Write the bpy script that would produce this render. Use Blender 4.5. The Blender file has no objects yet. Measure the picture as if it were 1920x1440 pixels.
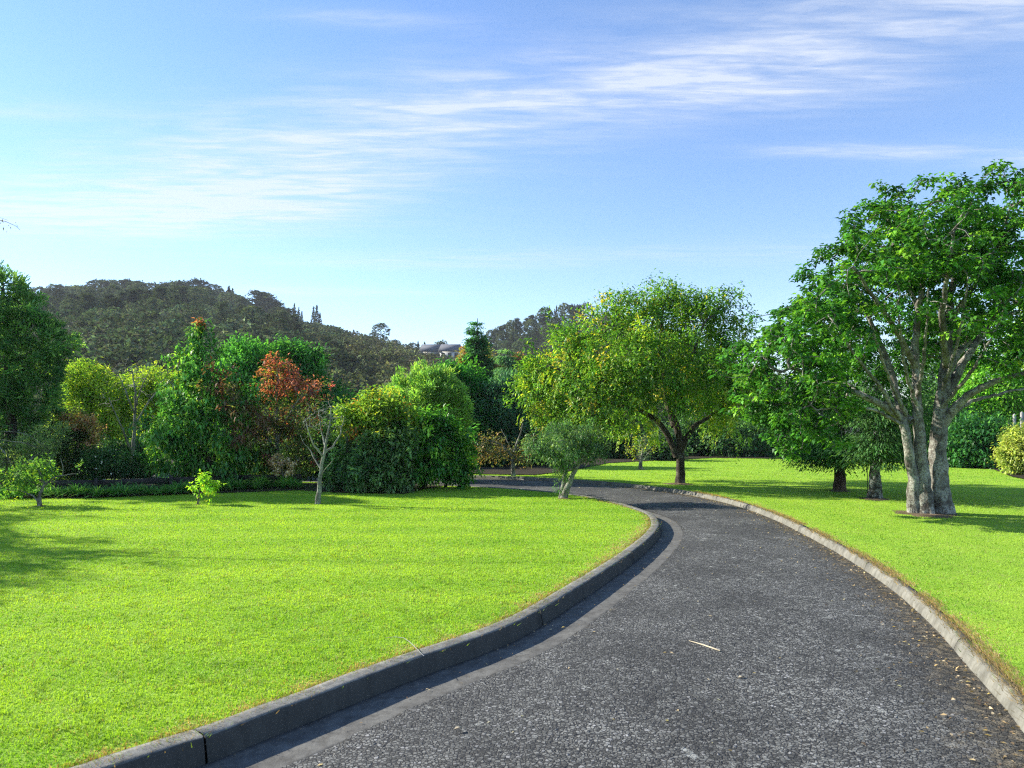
import bpy, math, random
import numpy as np
from mathutils import Vector
from mathutils.geometry import tessellate_polygon

R = math.radians
rng = np.random.default_rng(7)
random.seed(7)
SC = bpy.context.scene
COL = SC.collection

# ------------------------------------------------------------------ camera
F, HZ, CAMZ = 1300.0, 800.0, 1.6          # focal length and horizon row of the 1920 px wide photograph
cam = bpy.data.cameras.new('camera')
camo = bpy.data.objects.new('camera', cam); COL.objects.link(camo)
camo.location = (0, 0, CAMZ); camo.rotation_euler = (R(90), 0, 0)
cam.sensor_width = 36; cam.lens = 36 * F / 1920; cam.shift_y = (HZ - 720) / 1920
cam.clip_end = 20000; cam.clip_start = 0.05
cam.dof.use_dof = True; cam.dof.focus_distance = 11.0; cam.dof.aperture_fstop = 4.0
SC.camera = camo

# ------------------------------------------------------------------ light
SUN_AZ, SUN_EL = 70.0, 28.0               # degrees to the left of the view direction, height
w = bpy.data.worlds.new('World'); SC.world = w; w.use_nodes = True
SC.view_settings.view_transform = 'Standard'; SC.view_settings.look = 'None'
SC.view_settings.gamma = 1; SC.view_settings.use_curve_mapping = False
SC.view_settings.exposure = 1.27
SC.cycles.filter_width = 1.2; SC.cycles.use_denoising = False
SC.cycles.max_bounces = 6; SC.cycles.diffuse_bounces = 3; SC.cycles.glossy_bounces = 2
SC.cycles.transmission_bounces = 4; SC.cycles.volume_bounces = 0; SC.cycles.transparent_max_bounces = 8
sun = bpy.data.lights.new('sun', 'SUN'); sun.energy = 5.0; sun.angle = R(0.6); sun.color = (1.0, 0.93, 0.80)
suno = bpy.data.objects.new('sun', sun); COL.objects.link(suno)
SV = Vector((-math.sin(R(SUN_AZ)) * math.cos(R(SUN_EL)), math.cos(R(SUN_AZ)) * math.cos(R(SUN_EL)), math.sin(R(SUN_EL))))
suno.rotation_euler = SV.to_track_quat('Z', 'Y').to_euler()

class NT:
    """small helper for node trees"""
    def __init__(s, tree): s.t = tree
    def n(s, kind, **kw):
        nd = s.t.nodes.new(kind)
        for k, v in kw.items():
            if k.startswith('i_'): nd.inputs[k[2:].replace('_', ' ')].default_value = v
            else: setattr(nd, k, v)
        return nd
    def l(s, a, b): s.t.links.new(a, b)
    def math(s, op, a, b=None, c=None, clamp=False):
        nd = s.t.nodes.new('ShaderNodeMath'); nd.operation = op; nd.use_clamp = clamp
        for i, v in enumerate((a, b, c)):
            if v is None: continue
            if isinstance(v, (int, float)): nd.inputs[i].default_value = v
            else: s.l(v, nd.inputs[i])
        return nd.outputs[0]
    def mix(s, f, a, b, blend='MIX'):
        nd = s.t.nodes.new('ShaderNodeMix'); nd.data_type = 'RGBA'; nd.blend_type = blend
        for sock, v in ((nd.inputs[0], f), (nd.inputs[6], a), (nd.inputs[7], b)):
            if isinstance(v, (int, float)): sock.default_value = v
            elif isinstance(v, tuple): sock.default_value = (*v, 1) if len(v) == 3 else v
            else: s.l(v, sock)
        return nd.outputs[2]
    def ramp(s, f, lo, hi, a=0.0, b=1.0):
        nd = s.t.nodes.new('ShaderNodeMapRange'); nd.interpolation_type = 'SMOOTHSTEP'
        nd.inputs[1].default_value = lo; nd.inputs[2].default_value = hi
        nd.inputs[3].default_value = a; nd.inputs[4].default_value = b
        s.l(f, nd.inputs[0]); return nd.outputs[0]
    def noise(s, vec, scale, detail=4, rough=0.55, dist=0.0):
        nd = s.n('ShaderNodeTexNoise'); nd.inputs['Scale'].default_value = scale
        nd.inputs['Detail'].default_value = detail; nd.inputs['Roughness'].default_value = rough
        nd.inputs['Distortion'].default_value = dist
        if vec is not None: s.l(vec, nd.inputs['Vector'])
        return nd.outputs[0]

# sky: clear daylight with a layer of thin cirrus, laid out on the plane of the cloud layer
w.cycles.sampling_method = 'MANUAL'; w.cycles.sample_map_resolution = 256
nt = NT(w.node_tree); bg = w.node_tree.nodes['Background']; bg.inputs[1].default_value = 0.108
sk = nt.n('ShaderNodeTexSky', sky_type='NISHITA', sun_disc=False, sun_elevation=R(SUN_EL), sun_rotation=R(-SUN_AZ),
          air_density=1.0, dust_density=0.0, ozone_density=2.0)
hs = nt.n('ShaderNodeHueSaturation'); hs.inputs['Saturation'].default_value = 1.08
nt.l(nt.mix(1.0, sk.outputs[0], (0.93, 0.935, 1.03), 'MULTIPLY'), hs.inputs['Color'])
tc = nt.n('ShaderNodeTexCoord'); sep = nt.n('ShaderNodeSeparateXYZ'); nt.l(tc.outputs['Generated'], sep.inputs[0])
zz = nt.math('MAXIMUM', sep.outputs[2], 0.03)
cu = nt.math('DIVIDE', sep.outputs[0], zz); cv = nt.math('DIVIDE', sep.outputs[1], zz)
def cloud_band(u0, v0, ang, lu, lv, amount):
    ca, sa = math.cos(ang), math.sin(ang)
    du = nt.math('SUBTRACT', cu, u0); dv = nt.math('SUBTRACT', cv, v0)
    a = nt.math('ADD', nt.math('MULTIPLY', du, ca / lu), nt.math('MULTIPLY', dv, sa / lu))
    b = nt.math('ADD', nt.math('MULTIPLY', du, -sa / lv), nt.math('MULTIPLY', dv, ca / lv))
    r2 = nt.math('ADD', nt.math('MULTIPLY', a, a), nt.math('MULTIPLY', b, b))
    return nt.math('MULTIPLY', nt.math('EXPONENT', nt.math('MULTIPLY', r2, -1.0)), amount)
bands = [(0.0, 2.14, -0.18, 0.85, 0.24, 1.0), (0.70, 1.98, 0.02, 0.40, 0.18, 0.95), (1.15, 1.66, -0.1, 0.6, 0.14, 1.0),
         (-0.95, 2.60, -0.2, 0.8, 0.26, 1.1), (-2.0, 3.25, 0.0, 1.0, 0.40, 1.6), (-1.05, 3.05, -0.35, 0.6, 0.22, 1.6),
         (-1.85, 2.15, 0.1, 0.6, 0.10, 0.45), (1.25, 2.52, 0.02, 0.42, 0.06, 0.7), (2.2, 2.6, 0.1, 0.7, 0.12, 0.6),
         (-0.36, 1.70, 0.1, 0.25, 0.04, 0.5), (-1.6, 5.1, 0.1, 1.1, 0.16, 0.6), 
         (-0.9, 4.2, 0.1, 0.9, 0.22, 0.45), (0.1, 4.1, 0.0, 0.7, 0.2, 0.35), (1.6, 4.0, 0, 1.2, .3, .3),
         (0.6, -0.8, 0.2, 1.6, 0.5, 0.4)]
tot = None
for b in bands:
    e = cloud_band(*b); tot = e if tot is None else nt.math('ADD', tot, e)
cxyz = nt.n('ShaderNodeCombineXYZ'); nt.l(cu, cxyz.inputs[0]); nt.l(cv, cxyz.inputs[1])
mp = nt.n('ShaderNodeMapping'); mp.inputs['Rotation'].default_value = (0, 0, 0.22); mp.inputs['Scale'].default_value = (1.5, 6.5, 1)
nt.l(cxyz.outputs[0], mp.inputs[0])
streak = nt.ramp(nt.noise(mp.outputs[0], 1.3, 5, 0.6, 0.6), 0.15, 0.8)
mp2 = nt.n('ShaderNodeMapping'); mp2.inputs['Rotation'].default_value = (0, 0, -0.5); mp2.inputs['Scale'].default_value = (2.5, 13, 1)
nt.l(cxyz.outputs[0], mp2.inputs[0])
fine = nt.ramp(nt.noise(mp2.outputs[0], 1.7, 4, 0.65, 0.4), 0.2, 0.85)
body = nt.math('MULTIPLY', streak, nt.math('ADD', nt.math('MULTIPLY', fine, 0.75), 0.25))
veil = nt.math('MULTIPLY', nt.ramp(nt.noise(cxyz.outputs[0], 0.5, 2), 0.45, 0.8), 0.14)
cl = nt.math('MULTIPLY', nt.math('ADD', nt.math('MULTIPLY', tot, 1.7), veil), body, clamp=True)
cl = nt.math('MULTIPLY', cl, nt.ramp(sep.outputs[2], 0.05, 0.2))
csky = nt.mix(nt.math('MULTIPLY', cl, 0.72, clamp=True), hs.outputs[0], (3.6, 3.8, 4.2))
nt.l(csky, bg.inputs[0])

# ------------------------------------------------------------------ helpers
LZ = 0.12                                  # lawn level; the road is z = 0
def W(px, py, d):
    return np.array([(px - 960) / F * d, d, CAMZ + (HZ - py) / F * d])
def Gd(py, z=LZ): return F * (CAMZ - z) / (py - HZ)
def G(px, py, z=LZ):
    d = Gd(py, z); return np.array([(px - 960) / F * d, d, z])

def tag(o, label=None, cat=None, group=None, kind=None):
    if label: o['label'] = label
    if cat: o['category'] = cat
    if group: o['group'] = group
    if kind: o['kind'] = kind
    return o
def empty(name, loc):
    o = bpy.data.objects.new(name, None); o.empty_display_size = 0.2
    o.location = Vector([float(v) for v in loc]); COL.objects.link(o); return o

def make_mesh(name, verts, faces, mat, colors=None, smooth=False, mat_idx=None):
    """verts (n,3), faces (m,k) int array or a list of such arrays"""
    me = bpy.data.meshes.new(name)
    verts = np.asarray(verts, np.float32)
    if not isinstance(faces, list) or not isinstance(faces[0], np.ndarray): faces = [faces]
    faces = [np.asarray(f, np.int32) for f in faces if len(f)]
    me.vertices.add(len(verts)); me.vertices.foreach_set('co', verts.ravel())
    nl = sum(f.size for f in faces); nf = sum(len(f) for f in faces)
    me.loops.add(nl); me.polygons.add(nf)
    me.loops.foreach_set('vertex_index', np.concatenate([f.ravel() for f in faces]))
    tot = np.concatenate([np.full(len(f), f.shape[1], np.int32) for f in faces])
    st = np.concatenate([[0], np.cumsum(tot)[:-1]]).astype(np.int32)
    me.polygons.foreach_set('loop_start', st)
    if smooth: me.polygons.foreach_set('use_smooth', np.ones(nf, bool))
    for m in (mat if isinstance(mat, (list, tuple)) else [mat]): me.materials.append(m)
    if mat_idx is not None: me.polygons.foreach_set('material_index', np.asarray(mat_idx, np.int32))
    if colors is not None:
        a = me.color_attributes.new('Col', 'FLOAT_COLOR', 'POINT')
        c = np.ones((len(verts), 4), np.float32); c[:, :3] = colors
        a.data.foreach_set('color', c.ravel())
    me.update(calc_edges=True); me.validate()
    return me
def add_obj(name, me, parent=None, loc=None):
    o = bpy.data.objects.new(name, me); COL.objects.link(o)
    if loc is not None: o.location = loc
    if parent is not None: o.parent = parent
    return o

def catmull(pts, step):
    pts = np.asarray(pts, float)
    P = np.vstack([2 * pts[0] - pts[1], pts, 2 * pts[-1] - pts[-2]])
    out = []
    for i in range(1, len(P) - 2):
        n = max(1, int(round(np.linalg.norm((P[i + 1] - P[i])[:3]) / step)))
        t = np.linspace(0, 1, n, endpoint=False)[:, None]
        a, b, c, d = P[i - 1], P[i], P[i + 1], P[i + 2]
        out.append(0.5 * (2 * b + (c - a) * t + (2 * a - 5 * b + 4 * c - d) * t ** 2 + (3 * b - a - 3 * c + d) * t ** 3))
    out.append(pts[-1][None]); return np.vstack(out)

def tube(pts, rad, sides=12, rough=0.0, flare=0.0, flare_h=0.3, lobes=5, seed=0, cap=True):
    """a smooth tube along pts; rough = relative bark unevenness; flare = root flare at the first point"""
    pts = np.asarray(pts, float); n = len(pts); rad = np.asarray(rad, float)
    T = np.gradient(pts, axis=0); T /= np.linalg.norm(T, axis=1)[:, None] + 1e-9
    up = np.array([0, 1, 0]) if abs(T[0][1]) < 0.9 else np.array([1, 0, 0])
    u = np.cross(T[0], up); u /= np.linalg.norm(u); U = [u]
    for i in range(1, n):
        u = u - T[i] * u.dot(T[i]); u /= np.linalg.norm(u) + 1e-9; U.append(u)
    U = np.array(U); V = np.cross(T, U)
    a = np.linspace(0, 2 * math.pi, sides, endpoint=False)
    s = np.concatenate([[0], np.cumsum(np.linalg.norm(np.diff(pts, axis=0), axis=1))])
    r = np.repeat(rad[:, None], sides, 1)
    if rough:
        g = np.random.default_rng(seed)
        for k in range(5):
            f = g.integers(1, 6); r = r * (1 + rough * 0.5 * np.sin(a[None] * f + s[:, None] * g.uniform(1, 9) + g.uniform(0, 6)))
        r = r * (1 + g.normal(0, rough * 0.25, r.shape))
    if flare:
        k = np.exp(-s / flare_h)[:, None]
        r = r * (1 + flare * k * (0.6 + 0.55 * np.sin(a[None] * lobes + seed) + 0.25 * np.sin(a[None] * 3 + seed * 2)))
    v = pts[:, None] + r[..., None] * (np.cos(a)[None, :, None] * U[:, None] + np.sin(a)[None, :, None] * V[:, None])
    v = v.reshape(-1, 3)
    i = np.arange(n - 1)[:, None] * sides; j = np.arange(sides)[None]; j2 = (j + 1) % sides
    f = np.stack([i + j, i + j2, i + sides + j2, i + sides + j], -1).reshape(-1, 4)
    if cap:
        v = np.vstack([v, pts[-1:] + T[-1:] * rad[-1]]); e = (n - 1) * sides; c = len(v) - 1
        j = np.arange(sides); f = np.vstack([f, np.stack([e + j, e + (j + 1) % sides, np.full(sides, c), np.full(sides, c)], -1)])
    return v, f
def fix_caps(f):
    """quads with a repeated last index become triangles"""
    t = f[:, 2] == f[:, 3]
    return [f[~t], f[t][:, :3]]
class Geo:
    def __init__(s): s.v = []; s.f = []; s.n = 0
    def add(s, vf):
        v, f = vf; s.v.append(v); s.f.append(f + s.n); s.n += len(v)
    def mesh(s, name, mat, base=None, smooth=True):
        v = np.vstack(s.v)
        if base is not None: v = v - np.asarray(base)
        return make_mesh(name, v, fix_caps(np.vstack(s.f)), mat, smooth=smooth)

def frusta(p0, p1, r0, r1, sides):
    d = p1 - p0; L = np.linalg.norm(d, axis=1)[:, None]; d = d / (L + 1e-9)
    up = np.where(np.abs(d[:, 2:3]) > 0.9, np.array([[1.0, 0, 0]]), np.array([[0, 0, 1.0]]))
    u = np.cross(d, up); u /= np.linalg.norm(u, axis=1)[:, None] + 1e-9; v = np.cross(d, u)
    a = np.linspace(0, 2 * math.pi, sides, endpoint=False)
    ring = np.cos(a)[None, :, None] * u[:, None] + np.sin(a)[None, :, None] * v[:, None]
    A = p0[:, None] + ring * r0[:, None, None]; B = p1[:, None] + ring * r1[:, None, None]
    vv = np.concatenate([A, B], 1).reshape(-1, 3)
    b = (np.arange(len(p0)) * 2 * sides)[:, None]; j = np.arange(sides)[None]; j2 = (j + 1) % sides
    f = np.stack([b + j, b + j2, b + sides + j2, b + sides + j], -1).reshape(-1, 4)
    return vv, f
def unit(v): return v / (np.linalg.norm(v, axis=-1, keepdims=True) + 1e-9)

def leaves(pos, axis, nrm, L, Wd, col, curl=0.15):
    """diamond leaves; pos = leaf base"""
    axis = unit(axis); side = unit(np.cross(axis, nrm)); nrm = unit(np.cross(side, axis))
    L = np.broadcast_to(L, (len(pos),))[:, None]; Wd = np.broadcast_to(Wd, (len(pos),))[:, None]
    m = pos + axis * L * 0.45
    v = np.stack([pos, m + side * Wd / 2 + nrm * L * curl * 0.6, pos + axis * L - nrm * L * curl, m - side * Wd / 2 + nrm * L * curl * 0.6], 1)
    f = np.arange(len(pos) * 4, dtype=np.int32).reshape(-1, 4)
    return v.reshape(-1, 3), f, np.repeat(col, 4, 0)

# ------------------------------------------------------------------ materials
def new_mat(name):
    m = bpy.data.materials.new(name); m.use_nodes = True
    for n in list(m.node_tree.nodes): m.node_tree.nodes.remove(n)
    t = NT(m.node_tree); out = t.n('ShaderNodeOutputMaterial'); return m, t, out
def leaf_mat(name, trans=0.45, gloss=0.02, rough=0.45, tint=(1.25, 1.25, 0.55), gain=2.4):
    m, t, out = new_mat(name)
    at = t.n('ShaderNodeAttribute', attribute_name='Col')
    d = t.n('ShaderNodeBsdfDiffuse'); t.l(t.mix(1.0, at.outputs[0], (gain, gain, gain), 'MULTIPLY'), d.inputs[0])
    tr = t.n('ShaderNodeBsdfTranslucent'); t.l(t.mix(1.0, at.outputs[0], tuple(gain * q for q in tint), 'MULTIPLY'), tr.inputs[0])
    m1 = t.n('ShaderNodeMixShader'); m1.inputs[0].default_value = trans
    t.l(d.outputs[0], m1.inputs[1]); t.l(tr.outputs[0], m1.inputs[2])
    g = t.n('ShaderNodeBsdfGlossy'); g.inputs['Roughness'].default_value = rough
    m2 = t.n('ShaderNodeMixShader'); m2.inputs[0].default_value = gloss
    t.l(m1.outputs[0], m2.inputs[1]); t.l(g.outputs[0], m2.inputs[2]); t.l(m2.outputs[0], out.inputs[0])
    return m
M_LEAF = leaf_mat('leaf_matte'); M_GLOSSY = leaf_mat('leaf_glossy', 0.38, 0.035, 0.42)
M_GRASS = leaf_mat('grass_blade', 0.5, 0.02, 0.5, (1.3, 1.15, 0.4), 1.0)
M_FAR = leaf_mat('far_leaf', 0.25, 0.0, 0.5, (1.1, 1.1, 0.7), 1.45)

def bark_mat(name, c1, c2, lichen, amount, scale=1.0, bump=0.6):
    m, t, out = new_mat(name)
    tcn = t.n('ShaderNodeTexCoord'); v = tcn.outputs['Object']
    st = t.n('ShaderNodeMapping'); st.inputs['Scale'].default_value = (1, 1, 0.22); t.l(v, st.inputs[0])
    fi = t.noise(st.outputs[0], 26 * scale, 6, 0.65, 0.3)
    base = t.mix(t.ramp(fi, 0.3, 0.7), c1, c2)
    bl = t.noise(v, 7 * scale, 5, 0.65)
    sp = t.noise(v, 34 * scale, 4, 0.7)
    lm = t.math('MULTIPLY', t.ramp(bl, 0.62 - amount * 0.3, 0.70 - amount * 0.25), t.ramp(sp, 0.38, 0.58))
    base = t.mix(lm, base, lichen)
    dk = t.ramp(t.noise(v, 3.2 * scale, 4, 0.6), 0.35, 0.7, 0.55, 1.15)
    hv = t.n('ShaderNodeHueSaturation'); t.l(dk, hv.inputs['Value']); t.l(base, hv.inputs['Color'])
    p = t.n('ShaderNodeBsdfPrincipled'); p.inputs['Roughness'].default_value = 0.9; p.inputs['Specular IOR Level'].default_value = 0.2
    t.l(hv.outputs[0], p.inputs['Base Color'])
    b = t.n('ShaderNodeBump'); b.inputs['Strength'].default_value = 1.0; b.inputs['Distance'].default_value = 0.05 * bump
    t.l(t.math('ADD', fi, t.math('MULTIPLY', sp, 0.5)), b.inputs['Height']); t.l(b.outputs[0], p.inputs['Normal'])
    t.l(p.outputs[0], out.inputs[0]); return m
B_GREY = bark_mat('bark_grey_lichen', (0.075, 0.065, 0.052), (0.23, 0.21, 0.18), (0.36, 0.37, 0.32), 0.7)
B_DARK = bark_mat('bark_dark', (0.035, 0.028, 0.022), (0.10, 0.085, 0.065), (0.20, 0.21, 0.15), 0.25)
B_RED = bark_mat('bark_brown', (0.05, 0.032, 0.022), (0.13, 0.09, 0.06), (0.2, 0.17, 0.12), 0.1)
B_PALE = bark_mat('bark_pale_lichen', (0.13, 0.12, 0.095), (0.24, 0.24, 0.195), (0.34, 0.37, 0.30), 0.8)
B_BIRCH = bark_mat('bark_mottled_white', (0.03, 0.03, 0.028), (0.10, 0.10, 0.09), (0.36, 0.38, 0.35), 0.55, 1.6)

def ground_mat(name, cols, scale, bump=0.0, bscale=40, rough=0.95):
    m, t, out = new_mat(name)
    g = t.n('ShaderNodeNewGeometry'); v = g.outputs['Position']
    c = t.mix(t.ramp(t.noise(v, scale, 6, 0.65), 0.3, 0.7), cols[0], cols[1])
    if len(cols) > 2: c = t.mix(t.ramp(t.noise(v, scale * 6, 4, 0.7), 0.5, 0.75), c, cols[2])
    p = t.n('ShaderNodeBsdfPrincipled'); p.inputs['Roughness'].default_value = rough; p.inputs['Specular IOR Level'].default_value = 0.15
    t.l(c, p.inputs['Base Color'])
    if bump:
        b = t.n('ShaderNodeBump'); b.inputs['Strength'].default_value = bump; b.inputs['Distance'].default_value = 0.03
        t.l(t.noise(v, bscale, 4, 0.7), b.inputs['Height']); t.l(b.outputs[0], p.inputs['Normal'])
    t.l(p.outputs[0], out.inputs[0]); return m
M_GROUND = ground_mat('meadow_ground', [(0.05, 0.09, 0.02), (0.09, 0.13, 0.03), (0.1, 0.09, 0.04)], 0.05)
M_LAWN = ground_mat('lawn_ground', [(0.21, 0.38, 0.03), (0.30, 0.47, 0.04), (0.26, 0.36, 0.06)], 0.9, 0.8, 60)
M_SOIL = ground_mat('garden_soil', [(0.02, 0.016, 0.010), (0.04, 0.032, 0.02), (0.07, 0.06, 0.035)], 3.0, 0.8, 30)
M_EARTH = ground_mat('dry_earth', [(0.09, 0.065, 0.042), (0.17, 0.125, 0.08), (0.24, 0.19, 0.12)], 6.0, 0.8, 50)
M_HILL = ground_mat('hill_undergrowth', [(0.018, 0.024, 0.012), (0.028, 0.034, 0.016), (0.03, 0.03, 0.018)], 0.03, 0.9, 0.3)

def concrete_mat(name, a, b, stain_or_shade, stain_amt):
    m, t, out = new_mat(name)
    g = t.n('ShaderNodeNewGeometry'); v = g.outputs['Position']
    c = t.mix(t.ramp(t.noise(v, 5, 6, 0.7), 0.3, 0.7), a, b)
    st = t.n('ShaderNodeMapping'); st.inputs['Scale'].default_value = (1, 1, 0.25); t.l(v, st.inputs[0])
    c = t.mix(t.math('MULTIPLY', t.ramp(t.noise(st.outputs[0], 14, 5, 0.7), 0.42, 0.68), stain_amt), c, stain_or_shade)
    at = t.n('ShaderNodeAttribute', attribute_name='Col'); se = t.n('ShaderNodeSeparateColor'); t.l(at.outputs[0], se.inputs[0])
    algae_or_shade = t.ramp(t.math('ADD', se.outputs[0], t.math('MULTIPLY', t.math('SUBTRACT', t.noise(v, 9, 5, 0.7), 0.5), 0.9)), 0.35, 0.75)
    c = t.mix(t.math('MULTIPLY', algae_or_shade, 0.85), c, (0.036, 0.037, 0.034))  # algae on the right kerb, painted shade on the left kerb's face
    sp = t.ramp(t.noise(v, 160, 3, 0.7), 0.55, 0.72, 0, 0.25)
    c = t.mix(sp, c, (0.24, 0.24, 0.225))
    p = t.n('ShaderNodeBsdfPrincipled'); p.inputs['Roughness'].default_value = 0.9; p.inputs['Specular IOR Level'].default_value = 0.25
    t.l(c, p.inputs['Base Color'])
    bm = t.n('ShaderNodeBump'); bm.inputs['Strength'].default_value = 0.5; bm.inputs['Distance'].default_value = 0.006
    t.l(t.math('ADD', t.noise(v, 90, 4, 0.7), t.noise(v, 12, 4, 0.6)), bm.inputs['Height']); t.l(bm.outputs[0], p.inputs['Normal'])
    t.l(p.outputs[0], out.inputs[0]); return m
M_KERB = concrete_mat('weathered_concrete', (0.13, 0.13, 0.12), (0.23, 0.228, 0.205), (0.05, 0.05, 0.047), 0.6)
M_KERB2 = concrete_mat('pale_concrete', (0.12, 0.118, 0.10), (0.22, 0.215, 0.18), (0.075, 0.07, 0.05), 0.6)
M_GUTTER = concrete_mat('gutter_concrete', (0.085, 0.084, 0.078), (0.15, 0.148, 0.134), (0.045, 0.042, 0.036), 0.6)

def asphalt():
    m, t, out = new_mat('chip_seal')
    g = t.n('ShaderNodeNewGeometry'); v = g.outputs['Position']
    vo = t.n('ShaderNodeTexVoronoi'); vo.inputs['Scale'].default_value = 50; t.l(v, vo.inputs['Vector'])
    ed = t.n('ShaderNodeTexVoronoi', feature='DISTANCE_TO_EDGE'); ed.inputs['Scale'].default_value = 50; t.l(v, ed.inputs['Vector'])
    sepc = t.n('ShaderNodeSeparateColor'); t.l(vo.outputs['Color'], sepc.inputs[0])
    gap = t.ramp(ed.outputs['Distance'], 0.02, 0.16)
    chip = t.mix(sepc.outputs[0], (0.042, 0.0425, 0.039), (0.205, 0.207, 0.19))
    chip = t.mix(t.ramp(sepc.outputs[1], 0.90, 0.99), chip, (0.27, 0.27, 0.26))
    wear = t.ramp(t.noise(v, 0.8, 6, 0.65), 0.36, 0.66, 0.6, 1.25)
    h = t.n('ShaderNodeHueSaturation'); t.l(chip, h.inputs['Color']); t.l(wear, h.inputs['Value'])
    c = t.mix(gap, (0.022, 0.022, 0.023), h.outputs[0])
    # pale lichen blotches
    lm = t.math('MULTIPLY', t.ramp(t.noise(v, 1.3, 3, 0.5), 0.46, 0.60), t.ramp(t.noise(v, 10, 6, 0.8), 0.565, 0.64))
    c = t.mix(t.math('MULTIPLY', lm, 0.85), c, (0.36, 0.37, 0.34))
    # moss and dirt towards the edges of the carriageway (stored per vertex: 1 at the kerb)
    at = t.n('ShaderNodeAttribute', attribute_name='Col')
    se = t.n('ShaderNodeSeparateColor'); t.l(at.outputs[0], se.inputs[0])
    dirt = t.math('MULTIPLY', t.ramp(t.math('ADD', se.outputs[0], t.math('MULTIPLY', t.math('SUBTRACT', t.noise(v, 5, 6, 0.7), 0.5), 1.0)), 0.45, 0.95), 0.8)
    dc = t.mix(t.ramp(t.noise(v, 18, 5, 0.7), 0.45, 0.65), (0.035, 0.032, 0.024), (0.20, 0.165, 0.105))
    c = t.mix(dirt, c, dc)
    p = t.n('ShaderNodeBsdfPrincipled'); p.inputs['Roughness'].default_value = 0.8; p.inputs['Specular IOR Level'].default_value = 0.35
    t.l(c, p.inputs['Base Color'])
    hgt = t.math('ADD', t.math('MULTIPLY', gap, t.math('ADD', t.math('MULTIPLY', sepc.outputs[2], 0.7), 0.4)), t.math('MULTIPLY', t.noise(v, 170, 3, 0.6), 0.3))
    b = t.n('ShaderNodeBump'); b.inputs['Strength'].default_value = 1.0; b.inputs['Distance'].default_value = 0.009
    t.l(hgt, b.inputs['Height']); t.l(b.outputs[0], p.inputs['Normal']); t.l(p.outputs[0], out.inputs[0]); return m
M_ROAD = asphalt()
def plain(name, c, rough=0.8, var=0.25, scale=8):
    m, t, out = new_mat(name)
    g = t.n('ShaderNodeNewGeometry')
    hv = t.n('ShaderNodeHueSaturation'); hv.inputs['Color'].default_value = (*c, 1)
    t.l(t.ramp(t.noise(g.outputs['Position'], scale, 5, 0.65), 0.3, 0.7, 1 - var, 1 + var), hv.inputs['Value'])
    p = t.n('ShaderNodeBsdfPrincipled'); p.inputs['Roughness'].default_value = rough; t.l(hv.outputs[0], p.inputs['Base Color'])
    t.l(p.outputs[0], out.inputs[0]); return m
M_TIMBER = plain('weathered_timber', (0.03, 0.027, 0.022), 0.9, 0.5, 14)
M_STRAW = plain('dry_straw', (0.50, 0.42, 0.28), 0.8, 0.2, 30)
M_ROOF = plain('grey_roof', (0.10, 0.11, 0.13), 0.95, 0.15, 0.5)
M_WALL = plain('white_house_wall', (0.55, 0.55, 0.53), 0.8, 0.08, 0.5)
M_GLASS = plain('dark_window', (0.03, 0.035, 0.04), 0.12, 0.1, 1)
M_POST = plain('pale_post', (0.26, 0.26, 0.25), 0.7, 0.2, 6)

# ------------------------------------------------------------------ road, kerbs, lawns
KERB = np.array([(-5.6, -3.0), (-4.6, -1.0), (-3.7, 0.5), (-2.75, 1.8), (-1.736, 3.03), (-1.53, 3.234), (-1.167, 3.70), (-0.70, 4.324), (0.0, 5.20), (0.617, 6.41),
                 (1.417, 8.19), (2.05, 9.87), (2.31, 10.99), (2.37, 12.03), (2.12, 13.35), (1.62, 14.75), (0.954, 15.75), (0.026, 16.6),
                 (-1.11, 17.3), (-3.5, 18.2), (-8, 19.3), (-16, 20.5), (-30, 22)])
ROADR = np.array([(-1.0, -3.0), (0.35, -1.0), (1.2, 0.5), (1.95, 2.0), (2.667, 3.65), (3.02, 4.62), (3.37, 5.62), (3.73, 6.93), (4.10, 8.85), (4.44, 11.56), (4.50, 13.5),
                  (4.33, 15.1), (3.92, 16.5), (3.32, 17.7), (2.5, 18.9), (1.75, 19.6), (1.05, 20.2), (0.03, 20.8), (-1.29, 21.4), (-4, 22.2), (-9, 23.3), (-17, 24.5), (-31, 26)])
def curve2(p, step): return catmull(np.c_[p, np.zeros(len(p))], step)[:, :2]
def normals2(c):
    t = np.gradient(c, axis=0); t /= np.linalg.norm(t, axis=1)[:, None]
    return np.c_[t[:, 1], -t[:, 0]]                 # to the right of travel
def resample(c, n):
    s = np.concatenate([[0], np.cumsum(np.linalg.norm(np.diff(c, axis=0), axis=1))])
    q = np.linspace(0, s[-1], n); return np.c_[np.interp(q, s, c[:, 0]), np.interp(q, s, c[:, 1])]
kc = curve2(KERB, 0.12); kn = normals2(kc)
rc = curve2(ROADR, 0.12); rn = normals2(rc)

# the ground: one sheet to the horizon
gs = 2500.0
g_o = add_obj('ground', make_mesh('ground', [(-gs, -gs, -0.1), (gs, -gs, -0.1), (gs, gs, -0.1), (-gs, gs, -0.1)], [[0, 1, 2, 3]], M_GROUND)); tag(g_o, kind='structure')

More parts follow.
